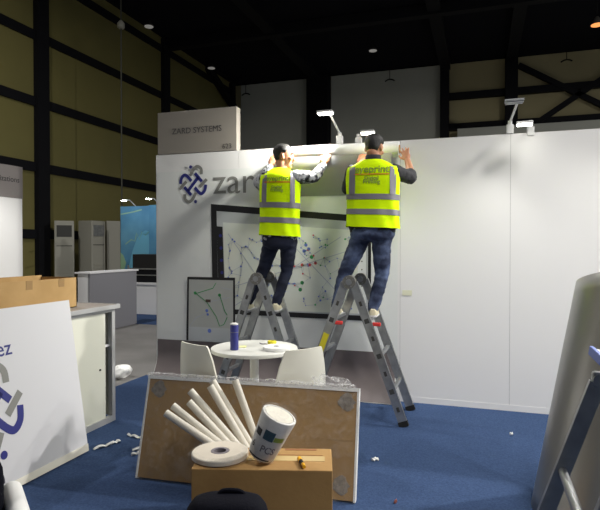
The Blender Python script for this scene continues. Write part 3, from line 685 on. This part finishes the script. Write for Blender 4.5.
def person(label, J, face, look, width, depth, mats, sleeveR, sleeveL, hands, collar, words):
    base = V(((J['ankL'][0] + J['ankR'][0]) / 2, (J['ankL'][1] + J['ankR'][1]) / 2, J['sole']))
    fwd = V(face); fwd.z = 0; fwd.normalize(); rgt = fwd.cross(V((0, 0, 1))); up = V((0, 0, 1))
    J = {k: (V(v) if hasattr(v, '__len__') else v) for k, v in J.items()}
    hem, neck = J['hem'], J['neck']
    # ---- body: one continuous skin
    hf = V(look).normalized(); hr = hf.cross(up).normalized(); hu = hr.cross(hf); HR = M((hr, hf, hu)).transposed(); hc = J['head']; hs_ = J['hs']
    H = lambda x, y, z: hc + HR @ (V((x, y, z)) * hs_)
    b = B(); seg = 28
    b.loft([[H(w_ * math.cos(2 * math.pi * k / seg), (yf + yb_) / 2 + (yf - yb_) / 2 * math.sin(2 * math.pi * k / seg), z) for k in range(seg)] for z, w_, yf, yb_ in HEADR])
    b.tube([H(0, .086, .028), H(0, .098, .0), H(0, .112, -.026), H(0, .09, -.036)], [.008 * hs_, .010 * hs_, .015 * hs_, .010 * hs_], 10)
    b.ball(H(0, .084, .036), (.05 * hs_, .012 * hs_, .010 * hs_), HR); b.ball(H(0, .086, -.066), (.024 * hs_, .012 * hs_, .013 * hs_), HR); b.ball(H(0, .083, -.098), (.020 * hs_, .014 * hs_, .013 * hs_), HR)
    for s_ in (-1, 1):
        b.ball(H(s_ * .045, .072, -.02), (.022 * hs_, .02 * hs_, .02 * hs_), HR)
        er = HR @ M.Rotation(s_ * -.35, 3, 'Z'); b.ball(H(s_ * .078, -.012, -.008), (.010 * hs_, .019 * hs_, .031 * hs_), er); b.ball(H(s_ * .074, .0, -.022), (.010 * hs_, .012 * hs_, .014 * hs_), er)
    limb(b, [neck - up * .06, neck + (hc - neck) * .45, H(0, -.02, -.06)], [.060, .052, .054])
    ch = (J['shL'] + J['shR']) / 2
    b.loft([[hem + (neck - hem) * t + rgt * (a * width * .84 * math.cos(2 * math.pi * k / 24)) + fwd * (c * depth * .84 * math.sin(2 * math.pi * k / 24)) for k in range(24)]
            for t, a, c in ((-.16, .70, .8), (0, .84, .86), (.3, .86, .9), (.6, .95, .95), (.82, .96, .93), (.92, .7, .7), (.99, .3, .45))])
    for sd in 'LR':
        limb(b, [J['sh' + sd], J['elb' + sd], J['wr' + sd]], [.050, .040, .027]); limb(b, [J['hip' + sd], J['knee' + sd], J['ank' + sd]], [.062, .044, .034])
        b.ball(J['ank' + sd] + fwd * .04 - up * .03, (.035, .08, .025), M((rgt, fwd, up)).transposed())
        d_, n_, th, cu, sp = hands[sd]; hand(b, J['wr' + sd], d_, n_, th, .95, cu, sp)
    body = obj('person', remesh(b, .0055, 3), m_skin, org=base, smooth='full'); tag(body, label, 'person', 'workers fitting the wall graphic')
    # ---- head features
    for s_ in (-1, 1):
        b = B(); b.ball(H(s_ * .031, .080, .010), .0125 * hs_, HR, 8); e = obj('eye', b, m_eyew, body, smooth='full')
        b = B(); b.ball(H(s_ * .031, .0895, .010), (.0055 * hs_, .0042 * hs_, .0055 * hs_), HR, 6); obj('iris', b, m_iris, e, smooth='full')
    b = B(); b.ball(H(0, .0965, -.0655), (.021 * hs_, .0045 * hs_, .006 * hs_), HR, 8); obj('lips', b, m_lip, body, smooth='full')
    for s_ in (-1, 1):
        b = B(); b.tube([H(s_ * .013, .0955, .034), H(s_ * .032, .0945, .040), H(s_ * .05, .080, .032)], [.0035 * hs_, .0045 * hs_, .003 * hs_], 8); obj('eyebrow', b, m_hair, body, smooth='full')
    b = B(); n = 40; rings = []
    def low(p):                                          # hairline height by angle, 0 = front
        a = abs((p + math.pi) % (2 * math.pi) - math.pi) / math.pi
        return .078 if a < .28 else (.078 - (a - .28) / .14 * .05 if a < .42 else (.028 if a < .56 else (.028 - (a - .56) / .12 * .078 if a < .68 else -.05 - (a - .68) * .03)))
    for i in range(12):
        t = i / 11; r = []
        for k in range(n):
            p = 2 * math.pi * k / n; z = low(p) + (.1135 - low(p)) * (t ** .8); w_, yf, yb_ = head_at(min(z, .1125)); g = (.002 if i == 0 else .007 + .004 * noise.noise(V((math.sin(p) * 3, math.cos(p) * 3, z * 30)))) 
            r.append(H(math.sin(p) * (w_ + g), (yf + yb_) / 2 + math.cos(p) * ((yf - yb_) / 2 + g), z + g * t * .9))
        rings.append(r)
    b.loft(rings, caps=True); obj('hair', b, m_hair, body, smooth='full')
    # ---- shirt
    b = B()
    b.loft([[hem + (neck - hem) * t + rgt * (a * width * .93 * math.cos(2 * math.pi * k / 24)) + fwd * (c * depth * .92 * math.sin(2 * math.pi * k / 24)) for k in range(24)]
            for t, a, c in ((-.075, .94, 1.0), (0, .97, 1), (.3, .90, .95), (.6, 1, 1), (.82, 1, .97), (.91, .82, .8), (.975, .42, .58))])
    for sd, sl in (('R', sleeveR), ('L', sleeveL)):
        pts = [J['sh' + sd], J['elb' + sd]] + ([J['elb' + sd] + (J['wr' + sd] - J['elb' + sd]) * sl[0]] if sl[0] else [])
        mid = (pts[0] + pts[1]) / 2
        limb(b, [pts[0], mid] + pts[1:], ([.072, .062, .058] + [sl[1]])[:len(pts) + 1])
    me = remesh(b, .010, 2)
    for v in me.vertices: v.co += v.normal * (noise.noise(v.co * 22) * .007 + noise.noise(v.co * 48) * .003)
    obj('shirt', me, mats['shirt'], body, smooth='full')
    if collar:
        b = B(); nk = neck + (hc - neck) * .12
        b.loft([[nk + up * dz + rgt * (r * math.cos(2 * math.pi * k / 24)) + fwd * (r * .95 * math.sin(2 * math.pi * k / 24)) for k in range(24)] for r, dz in ((.078, -.035), (.070, .0), (.066, .03), (.060, .03), (.060, -.02))])
        obj('collar', b, mats['shirt'], body, smooth='full')
    # ---- vest surface: angle phi (0 right, 90 front, -90 back), height t
    prof = [(0, 1.04, 1.12), (.10, 1.02, 1.08), (.30, .98, 1.0), (.55, 1.01, 1.02), (.75, 1.03, 1.04), (.86, 1.01, 1.0), (.92, .92, .88), (.965, .70, .72), (1.0, .40, .60)]
    def pr(t):
        for a, c in zip(prof, prof[1:]):
            if t <= c[0]:
                u = max(0, (t - a[0]) / (c[0] - a[0])); return a[1] + (c[1] - a[1]) * u, a[2] + (c[2] - a[2]) * u
        return prof[-1][1:]
    def vest(phi, t, d=0):
        a, c = pr(t); cc, ss = math.cos(phi), math.sin(phi); e = 2 / 2.5
        wr = .004 * math.sin(phi * 9 + t * 7) * (1 - t) + .005 * noise.noise(V((phi * 2.2, t * 5, width * 9)))
        x = (a * width + d + wr) * math.copysign(abs(cc) ** e, cc); y = (c * depth + d + wr) * math.copysign(abs(ss) ** e, ss)
        drop = -.012 * math.cos(phi) * (1 - t) if words else 0
        tt = t - .07 * max(0, (abs(x) / width - .35)) * (1 if t > .9 else 0)
        return hem + (neck - hem) * tt + rgt * x + fwd * y + up * (drop + (.012 * noise.noise(V((phi * 1.5, 0, 3))) if t < .02 else 0))
    N = 64
    b = B(); b.loft([[vest(2 * math.pi * k / N, t) for k in range(N)] for t in [i / 28 for i in range(29)]], caps=False)
    ve = obj('safety_vest', b, m_vest, body, smooth='full')
    b = B()
    for t0, t1 in ((.185, .265), (.405, .485)): b.loft([[vest(2 * math.pi * k / N, t0 + (t1 - t0) * i / 3, .004) for k in range(N)] for i in range(4)], caps=False)
    def back_phi(x, t):                                   # back-side angle whose lateral offset is x
        a = pr(t)[0] * width; r = max(-.98, min(.98, x / a)); return -math.acos(math.copysign(abs(r) ** 1.25, r))
    for x0, x1_ in words['strips']:
        for sg in (-1,):
            tt = [.48 + (.955 - .48) * i / 12 for i in range(13)]
            b.loft([[vest(back_phi(x0 + (x1_ - x0) * j / 4, t), t, .0045) for j in range(5)] for t in tt], caps=False, closed=False)
            b.loft([[vest(-back_phi(x0 + (x1_ - x0) * j / 4, t), t, .0045) for j in range(5)] for t in tt], caps=False, closed=False)
    obj('reflective_tape', b, m_strip, ve, smooth='full', recalc=False)
    Lv = (neck - hem).length
    vt = lambda x, y: vest(back_phi(x, y), y, .006)
    for txt, size, y, in words['lines']:
        obj('vest_lettering', text_mesh(txt, size, lambda x, z: vt(x + words['cx'], y + z / Lv), .0012, 'CENTER'), m_vtext, ve)
    b = B(); xx = [words['cx'] - .125 * width / .2 + .25 * width / .2 * i / 14 for i in range(15)]
    b.loft([[vt(x, words['red'] - .004), vt(x, words['red'] + .009)] for x in xx], caps=False, closed=False); obj('red_line', b, m_vred, ve, recalc=False)
    # ---- trousers, shoes
    b = B()
    b.loft([[hem + (neck - hem) * t + rgt * (a * width * math.cos(2 * math.pi * k / 24)) + fwd * (c * depth * math.sin(2 * math.pi * k / 24)) for k in range(24)] for t, a, c in ((.05, .82, .9), (-.03, .86, .95), (-.10, .88, .98), (-.155, .80, .90), (-.19, .5, .6))])
    for sd in 'LR':
        h_, k_, a_ = J['hip' + sd], J['knee' + sd], J['ank' + sd]
        limb(b, [h_ + up * .03, h_ + (k_ - h_) * .5, k_, k_ + (a_ - k_) * .45, a_ + up * .005], [.086 * J['lw'], .076 * J['lw'], .060 * J['lw'], .056 * J['lw'], .046 * J['lw']])
    me = remesh(b, .011, 3)
    for v in me.vertices: v.co += v.normal * (noise.noise(V((v.co.x * 14, v.co.y * 14, v.co.z * 26))) * .008)
    obj('trousers', me, mats['jeans'], body, smooth='full')
    for sd in 'LR':
        a_ = J['ank' + sd]; sf = V(J.get('toe' + sd, fwd)).normalized(); sr = sf.cross(up); z0 = J['sole']
        b = B(); rows = []
        for y, hw, ht in ((-.062, .012, .035), (-.055, .028, .062), (-.02, .036, .085), (.03, .037, .075), (.08, .042, .055), (.13, .042, .045), (.165, .032, .036), (.185, .014, .022)):
            rows.append([V((a_.x, a_.y, z0)) + sf * y + sr * (hw * max(-1, min(1, cx_)) ) + up * (ht * cz_ ) for cx_, cz_ in ((-1, 0), (-1.0, .35), (-.85, .75), (-.45, 1), (.45, 1), (.85, .75), (1.0, .35), (1, 0), (.4, 0), (-.4, 0))])
        b.loft(rows); sh = obj('shoe', b, m_shoe, body, smooth=True)
        b = B(); b.loft([[p + up * (-.0 if i < 1 else .014) for p in [V((a_.x, a_.y, z0)) + sf * y + sr * hw * 1.06 for y, hw in ((-.064, .014), (-.055, .03), (.03, .038), (.1, .044), (.15, .04), (.188, .015))] + [V((a_.x, a_.y, z0)) + sf * y - sr * hw * 1.06 for y, hw in ((.188, .015), (.15, .04), (.1, .044), (.03, .038), (-.055, .03), (-.064, .014))]] for i in range(2)])
        obj('sole', b, m_white, sh)
    return body

J1 = dict(hem=(-1.794, 4.817, 1.585), neck=(-1.797, 4.855, 2.222), head=(-1.782, 4.890, 2.342), hs=.98, shL=(-1.945, 4.830, 2.135), shR=(-1.640, 4.850, 2.135),
          elbR=(-1.486, 4.915, 2.140), wrR=(-1.415, 5.015, 2.265), elbL=(-2.045, 4.940, 2.105), wrL=(-1.975, 5.040, 2.285),
          hipL=(-1.868, 4.830, 1.535), hipR=(-1.705, 4.840, 1.535), kneeL=(-2.000, 4.890, 1.235), ankL=(-2.118, 4.805, .940), kneeR=(-1.752, 4.885, 1.235), ankR=(-1.826, 4.805, .940), sole=.878, lw=.96)
person('worker with camouflage sleeves looking right, in dark trousers on the left ladder', J1, (-.22, .97, 0), (.93, .30, -.12), .190, .125,
       dict(shirt=m_camo, jeans=m_djeans), (.93, .038), (.93, .038),
       dict(R=((.25, .25, .93), (-.1, .9, -.2), (-1, 0, 0), .9, .1), L=((.25, .25, .93), (0, 1, -.2), (1, 0, 0), .9, .1)), False,
       dict(strips=((-.155, -.112), (.105, .148)), lines=(('eyeprint', .062, .80), ('Digital', .036, .685), ('Printing', .036, .64)), cx=-.015, red=.775))
J2 = dict(hem=(-.892, 4.715, 1.648), neck=(-.889, 4.725, 2.235), head=(-.888, 4.765, 2.352), hs=.98, shL=(-1.068, 4.73, 2.140), shR=(-.712, 4.73, 2.130),
          elbR=(-.583, 4.85, 2.090), wrR=(-.628, 5.00, 2.265), elbL=(-1.140, 4.83, 2.01), wrL=(-1.075, 4.99, 2.235),
          hipL=(-.985, 4.735, 1.575), hipR=(-.815, 4.735, 1.575), kneeL=(-1.150, 4.765, 1.245), ankL=(-1.215, 4.70, .945), kneeR=(-.818, 4.765, 1.235), ankR=(-.880, 4.70, .945), sole=.878, lw=1.06)
person('worker in blue jeans and charcoal shirt reaching up from the right ladder', J2, (-.10, .99, 0), (.22, .93, -.28), .228, .135,
       dict(shirt=m_darkshirt, jeans=m_jeans), (.16, .060), (.85, .042),
       dict(R=((-.28, .35, .90), (-.1, 1, 0), (-1, 0, 0), .25, .9), L=((.3, .3, .9), (0, 1, -.2), (1, 0, 0), .6, .3)), True,
       dict(strips=((-.190, -.140), (.150, .200)), lines=(('eyeprint', .085, .795), ('Digital', .045, .685), ('Printing', .045, .635)), cx=-.0, red=.765))

# ---------------------------------------------------------------- foreground: wrapped board, carton and what is on it
ang = R_(4.2); ux, un = V((math.cos(ang), math.sin(ang), 0)), V((-math.sin(ang), math.cos(ang), 0))
lean = math.atan2(.17, .60); us = (V((0, 0, 1)) * math.cos(lean) + un * math.sin(lean)); nb = ux.cross(us)   # nb faces the viewer
O = V((-2.075, 2.945, .012)); WB, HB = 1.405, .64
pb = thing('wrapped_board', 'large flat kraft board in plastic wrap leaning upright behind the carton', 'board', O + ux * .7)
P = lambda x, z, d: O + ux * x + us * z + nb * d
def slab(x0, x1, z0, z1, d0, d1): 
    b = B(); b.loft([[P(x0, z0, d0), P(x1, z0, d0), P(x1, z1, d0), P(x0, z1, d0)], [P(x0, z0, d1), P(x1, z0, d1), P(x1, z1, d1), P(x0, z1, d1)]]); return b
obj('board_sheet', slab(.012, WB - .012, .006, HB - .012, -.045, 0), m_kraft, pb)
b = B()
for a in ((0, WB, HB - .022, HB, -.05, .006), (0, .012, 0, HB, -.05, .004), (WB - .012, WB, 0, HB, -.05, .004)):
    s_ = slab(*a); me = bpy.data.meshes.new('x'); s_.bm.to_mesh(me); b.bm.from_mesh(me); s_.bm.free()
obj('foam_edge', b, m_foam, pb)
b = B()
for x, z in ((WB - .075, HB - .085), (WB - .09, .085), (.085, HB - .085)):
    pts = [(x + (.050 + .008 * math.cos(k * 4.3)) * math.cos(k * math.pi / 9), z + (.05 + .008 * math.sin(k * 5.1)) * math.sin(k * math.pi / 9)) for k in range(18)]
    b.loft([[P(px, pz, .0005) for px, pz in pts], [P(px, pz, .003) for px, pz in pts]])
obj('corner_pad', b, mat('bubble_pad', rgb(112, 104, 94), .4, var=rgb(140, 132, 122), scale=40), pb)
obj('crease', slab(.9, WB - .015, .335, .339, .0005, .002), m_kraft, pb)
b = B(); nx, nz = 46, 22; g = [[P(-.006 + (WB + .012) * i / nx, -.003 + (HB + .008) * j / nz, .010 + .010 * noise.noise(V((i * .35, j * .5, 1))) + .004 * noise.noise(V((i * .9, j * 1.2, 5)))) for i in range(nx + 1)] for j in range(nz + 1)]
b.loft(g, caps=False, closed=False); obj('plastic_wrap', b, m_film, pb, smooth='full', recalc=False)
b = B(); rows = []
for i in range(60):
    x = -.012 + (WB - .02) * i / 59; r = .016 + .012 * noise.noise(V((i * .6, 2, 0))); c = P(x, HB + .006 + .008 * noise.noise(V((i * .4, 9, 0))), -.02)
    rows.append([c + nb * (.036 * math.cos(k * math.pi / 5)) * (1 + .3 * noise.noise(V((i * .8, k, 3)))) + us * (r * math.sin(k * math.pi / 5)) for k in range(10)])
b.loft(rows); obj('crumpled_wrap_edge', b, m_film2, pb, smooth='full')

b = B(); b.ball(P(1.22, HB + .030, -.05), (.12, .045, .035), n=18)
for v in b.bm.verts: v.co += V((noise.noise(v.co * 22), noise.noise(v.co * 22 + V((5, 2, 1))), noise.noise(v.co * 26 + V((1, 7, 3))))) * .028
obj('loose_wrap', b, m_film2, pb, smooth='full')

ca = R_(16.2); cx_, cn_ = V((math.cos(ca), math.sin(ca), 0)), V((-math.sin(ca), math.cos(ca), 0))
CO = V((-1.268, 2.228, .0065)); CW, CD, CH = .655, .275, .445
C = lambda x, y, z: CO + cx_ * x + cn_ * y + V((0, 0, z))
RC = M((cx_, cn_, V((0, 0, 1)))).transposed()
cbx = thing('cardboard_carton', 'tall brown carton in the foreground carrying rolls and a marker', 'box', C(CW / 2, CD / 2, 0))
obj('carton_body', B().box(C(CW / 2, CD / 2, CH / 2), (CW, CD, CH), RC, bev=.004), m_card, cbx)
obj('packing_tape', B().box(C(.42, CD / 2, CH + .0008), (.40, .06, .001), RC).box(C(CW + .0008, CD / 2, CH - .06), (.001, .06, .12), RC), m_tape, cbx)
obj('flap_seam', B().box(C(.47, CD / 2 + .045, CH + .001), (.28, .004, .001), RC).box(C(.50, CD - .02, CH + .001), (.16, .02, .001), RC), mat('seam_brown', rgb(150, 100, 62), .8), cbx)
ZT = CO.z + CH
# big flat roll of white edging on the carton
tp = V((-1.205, 2.400, ZT))
tb2 = thing('tape_roll', 'wide white coil of edging tape in clear film lying on the carton', 'tape roll', tp)
b = B(); b.lathe([(.130, .003), (.138, .007), (.138, .026), (.134, .030), (.12, .031), (.047, .0315), (.045, .029), (.045, .003)], tp, 48); obj('coil', b, mat('cream_edging', rgb(214, 205, 190), .6), tb2, smooth=True)
b = B(); b.lathe([(.0445, .004), (.0445, .032), (.030, .032), (.030, .004)], tp, 24); obj('core', b, m_core, tb2, smooth=True)
b = B(); prof = [(.150, .002), (.156, .012), (.152, .024), (.140, .034), (.11, .0355)]
b.loft([[tp + V((r * (1 + .05 * noise.noise(V((k * .7, r * 30, 0)))) * math.cos(k * math.pi / 24), r * (1 + .05 * noise.noise(V((k * .7, r * 30, 0)))) * math.sin(k * math.pi / 24), z)) for k in range(48)] for r, z in prof], caps=False); obj('clear_film', b, m_film, tb2, smooth='full')
# tilted wrapped cylinder
ax = V((.42, .0, .90)).normalized(); q0 = V((-.990, 2.405, ZT + .035))
xr = V((0, 1, 0)).cross(ax).normalized(); yr = ax.cross(xr); RR = M((xr, yr, ax)).transposed()
cyl = thing('wrapped_cylinder', 'white plastic wrapped cylinder with printed label tilted on the carton', 'roll', q0)
obj('cylinder_body', B().lathe([(.058, -.002), (.064, .003), (.066, .01), (.086, .215), (.084, .222), (.074, .224), (.072, .219)], q0, 40, RR), mat('wrapped_white', rgb(212, 210, 206), .45), cyl, smooth=True)
def cw(d=.0007):
    # label coordinates: x across the side facing the viewer, z up the axis
    vdir = (V((0, 0, 1.48)) - q0); vdir = (vdir - ax * vdir.dot(ax)).normalized(); side = ax.cross(vdir)
    if side.x < 0: side = -side
    return lambda x, z: q0 + ax * z + (vdir * math.cos(x / .083) + side * math.sin(x / .083)) * ((.066 + .02 * max(0, min(1, (z - .01) / .205))) + d)
rad = lambda z: .066 + .02 * max(0, min(1, (z - .01) / .205))
f = cw()
def patch(x0, x1, z0, z1, d=.0007, n=8):
    ff = cw(d); b = B(); b.loft([[ff(x0 + (x1 - x0) * i / n, z0), ff(x0 + (x1 - x0) * i / n, z1)] for i in range(n + 1)], caps=False, closed=False); return b
obj('teal_mark', patch(-.03, .025, .115, .165), m_teal, cyl, recalc=False); obj('green_mark', patch(.027, .085, .120, .145), m_lgreen, cyl, recalc=False)
obj('dark_mark', patch(-.085, -.045, .115, .15), m_pblack, cyl, recalc=False); obj('base_band', patch(-.09, .06, .008, .016), m_pblack, cyl, recalc=False)
obj('label_lettering', text_mesh('PCS', .05, lambda x, z: f(-.02 + x, .05 + z), .001), m_core, cyl)
obj('number', text_mesh('6', .045, lambda x, z: f(-.085 + x, .05 + z), .001), m_pblack, cyl)
obj('lid', B().lathe([(.002, .2195), (.070, .2195), (.070, .2225), (.002, .2225)], q0, 40, RR), m_tube, cyl)
obj('clear_film', B().lathe([(.069, .0), (.078, .1), (.087, .2), (.090, .226), (.084, .236), (.06, .2385)], q0, 40, RR), m_film, cyl, smooth=True)
# marker
mk = thing('marker_pen', 'yellow and black marker pen lying on the carton top', 'pen', (-.795, 2.43, ZT + .011))
d0, d1 = V((-.823, 2.478, ZT + .0105)), V((-.768, 2.388, ZT + .0105)); dd = d1 - d0
obj('barrel', B().cyl(d0 + dd * .32, d0 + dd * .72, .0095, seg=14), m_rub, mk, smooth=True)
obj('cap', B().cyl(d0, d0 + dd * .318, .0105, .0105, 14), mat('marker_yellow', rgb(240, 176, 24), .4), mk, smooth=True)
obj('end_plug', B().cyl(d0 + dd * .722, d1, .0098, .008, 14), mat('marker_yellow2', rgb(240, 176, 24), .4), mk, smooth=True)
# seven white tubes standing behind the carton
tops = [((-1.697, 2.7, 0.533), (-0.684, 2.7, 0.022)), ((-1.678, 2.744, 0.563), (-0.817, 2.744, 0.022)), ((-1.599, 2.788, 0.581), (-0.958, 2.788, 0.022)), ((-1.615, 2.832, 0.633), (-0.971, 2.832, 0.022)), ((-1.509, 2.876, 0.66), (-1.072, 2.876, 0.022)), ((-1.516, 2.92, 0.679), (-1.06, 2.92, 0.022)), ((-1.389, 2.964, 0.684), (-1.124, 2.964, 0.022))]
tl = ['lowest and leftmost white tube behind the carton', 'white tube second from the left, just above the lowest one', 'shorter white tube third from the left in the fan', 'white tube fourth from the left crossing over the shorter one', 'fifth white tube from the left, close beside a longer one', 'sixth white tube from the left, rising to the board edge', 'rightmost white tube leaning by the wrapped cylinder']
for i, (tpx, lab) in enumerate(zip(tops, tl)):
    e0 = V(tpx[1]); e1 = V(tpx[0]); d = (e1 - e0).normalized()
    o = obj('white_tube', B().tube([e0, e1], .0215, 20), m_tube, smooth=True, org=e0); tag(o, lab, 'tube', 'white tubes behind the carton')
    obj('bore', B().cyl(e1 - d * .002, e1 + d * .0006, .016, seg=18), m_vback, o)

# backpack in front
def backpack(c, w_, d_, h_, yaw, label, name='backpack'):
    rot = M.Rotation(yaw, 3, 'Z'); c = V(c); t = thing(name, label, 'bag', c)
    def ring(z, sc, dy=0): 
        return [c + rot @ V((w_ / 2 * sc * math.copysign(abs(math.cos(a)) ** .6, math.cos(a)), dy + d_ / 2 * sc * math.copysign(abs(math.sin(a)) ** .7, math.sin(a)), z)) for a in [2 * math.pi * k / 32 for k in range(32)]]
    b = B(); b.loft([ring(h_ * z, s) for z, s in ((0, .82), (.03, .95), (.15, 1), (.65, 1), (.82, .97), (.91, .90), (.965, .78), (.99, .6), (1.0, .3))])
    obj('bag_body', b, m_navycloth, t, smooth='full')
    b = B(); pts = [c + rot @ V((w_ / 2 * .99 * math.cos(a), -d_ / 2 * .42, h_ * (.55 + .415 * math.sin(a)))) for a in [math.pi * k / 24 for k in range(25)]]
    b.tube(pts, .0055, 8); obj('zip_line', b, m_zip, t, smooth=True)
    b = B(); b.box(c + rot @ V((0, -d_ / 2 * 1.0, h_ * .32)), (w_ * .72, .05, h_ * .42), rot, bev=.02); obj('front_pocket', b, m_navycloth, t, smooth=True)
    b = B(); b.tube([c + rot @ V((-.04, d_ * .12, h_ * .97)), c + rot @ V((-.02, d_ * .16, h_ * 1.015)), c + rot @ V((.05, d_ * .16, h_ * 1.01)), c + rot @ V((.08, d_ * .12, h_ * .95))], .009, 8, smooth=5); obj('carry_handle', b, m_navycloth, t, smooth=True)
    for s in (-1, 1):
        b = B(); b.tube([c + rot @ V((s * .09, d_ * .30, h_ * .92)), c + rot @ V((s * .12, d_ * .58, h_ * .7)), c + rot @ V((s * .12, d_ * .60, h_ * .35)), c + rot @ V((s * .11, d_ * .46, h_ * .08))], .012, 8, smooth=5, flat=.5); obj('shoulder_strap', b, m_navycloth, t, smooth=True)
backpack((-.945, 1.94, .006), .345, .20, .49, R_(18), 'dark navy backpack with a zip in front of the carton')
backpack((-2.545, 2.17, .006), .30, .20, .34, R_(70), 'rounded navy bag at the bottom left corner by the leaning board', 'sports_bag')

# paper roll on the floor at left and scraps
pr_ = thing('paper_roll', 'white paper roll lying on the blue carpet below the leaning board', 'roll', (-2.45, 2.42, .06))
e0, e1 = V((-2.585, 2.47, .062)), V((-2.03, 2.03, .062))
obj('rolled_paper', B().tube([e0, e1], .055, 28), m_paper, pr_, smooth=True)
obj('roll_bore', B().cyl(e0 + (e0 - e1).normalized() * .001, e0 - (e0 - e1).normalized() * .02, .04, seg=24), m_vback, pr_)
sc = [((-2.66, 3.27), (-2.60, 3.40), .03, 'longest curled paper strip beside the leaning board corner'), ((-2.605, 3.405), (-2.58, 3.47), .035, 'crumpled scrap at the end of the long paper strip'),
      ((-2.60, 3.60), (-2.47, 3.57), .025, 'flat paper strip on the carpet farther from the leaning board'), ((-2.38, 3.34), (-2.28, 3.42), .025, 'curled white scrap just left of the wrapped board'), ((-2.33, 3.26), (-2.29, 3.32), .022, 'small bent scrap close to the wrapped board edge'),
      ((-.70, 3.70), (-.665, 3.73), .03, 'small white paper crumb on open blue carpet'), ((-.46, 3.12), (-.45, 3.135), .012, 'tiny pinkish crumb on the carpet at the bottom'), ((.23, 4.55), (.25, 4.56), .02, 'tiny white speck on the carpet near the plain wall')]
for k, (a, c, wd, lab) in enumerate(sc):
    b = B(); a, c = V(a), V(c); d = (c - a); n_ = V((-d.y, d.x)).normalized() * wd / 2; rows = []
    for i in range(9):
        t = i / 8; p = a + d * t; h = .008 + .014 * abs(math.sin(t * 5 + k)); j = n_ * (1 + .3 * math.sin(i * 2.1 + k))
        rows.append([V((p.x + j.x, p.y + j.y, h)), V((p.x, p.y, h + .010)), V((p.x - j.x, p.y - j.y, h)), V((p.x, p.y, .0065))])
    b.loft(rows); tag(obj('paper_scrap', b, m_paper if k != 6 else m_lip, smooth=True, org=(a.x, a.y, .006)), lab, 'paper scrap', 'paper scraps on the carpet')

# ---------------------------------------------------------------- right foreground: curved sheet and step ladder
cs = B()
def sheet_pt(a, z):
    # open roll seen on its convex side, leaning back and a little to the right
    r = .43; ca, sa = math.cos(a), math.sin(a)
    return V((.715 + r * ca + z * .215, 3.34 + r * sa + z * .25 + .0, z - .25 * r * sa * (z / 1.3)))
aa = [R_(150 + 190 * i / 48) for i in range(49)]
cs.loft([[sheet_pt(a, .008 + 1.27 * j / 16) for a in aa] for j in range(17)], caps=False, closed=False)
o = obj('curved_sheet', cs, m_satin, smooth='full', org=(.8, 3.4, .006), recalc=False)
md = o.modifiers.new('thick', 'SOLIDIFY'); md.thickness = .004; md.offset = 0
tag(o, 'tall curved grey sheet standing on edge at the right', 'sheet')

sl = thing('step_ladder', 'aluminium step ladder cut off by the right edge in the foreground', 'ladder', (.40, 2.0, .006))
yf_, yn_ = 2.22, 1.66; cxl = .53; Hl = .985
for sx, x0 in ((-1, .085), (1, .93)):
    for y in (yf_, yn_):
        p0, p1 = V((x0, y, .03)), V((cxl + sx * .10, y, Hl)) if sx > 0 else V((.408, y, Hl)); d = (p1 - p0).normalized()
        st = obj('stile', B().beam(p0, p1, .054, .028, up=(0, 1, 0)), m_alu, sl); obj('rubber_foot', B().beam(p0 - d * .022, p0 + d * .05, .064, .034, up=(0, 1, 0)), m_rub, st)
    for k in range(3):
        z = .22 + .215 * k * 2 / 2 if sx > 0 else .20 + .225 * k
        t = (z - .03) / (Hl - .03); xx = x0 + ((cxl + .10 if sx > 0 else .408) - x0) * t
        obj('rung', B().cyl((xx, yn_ + .014, z), (xx, yf_ - .014, z), .016, seg=14), m_alu, sl, smooth=True)
for y in (yf_, yn_):
    obj('top_hinge', B().box((.52, y, Hl + .012), (.26, .036, .06), bev=.01).cyl((.415, y - .024, Hl + .012), (.415, y + .024, Hl + .012), .024, seg=18), m_alu, sl)
    obj('tray_bracket', B().beam((.47, y, Hl + .03), (.45, y, Hl + .085), .03, .02, up=(0, 1, 0)), m_dalu, sl)
tr_ = obj('top_tray', B().box((.53, (yf_ + yn_) / 2, Hl + .086), (.28, yf_ - yn_ + .06, .028), M.Rotation(R_(9), 3, 'Y'), bev=.006), m_white, sl)
obj('blue_edge', B().box((.392, (yf_ + yn_) / 2, Hl + .112), (.016, yf_ - yn_ + .062, .034), M.Rotation(R_(9), 3, 'Y'), bev=.004), m_pblue, tr_)
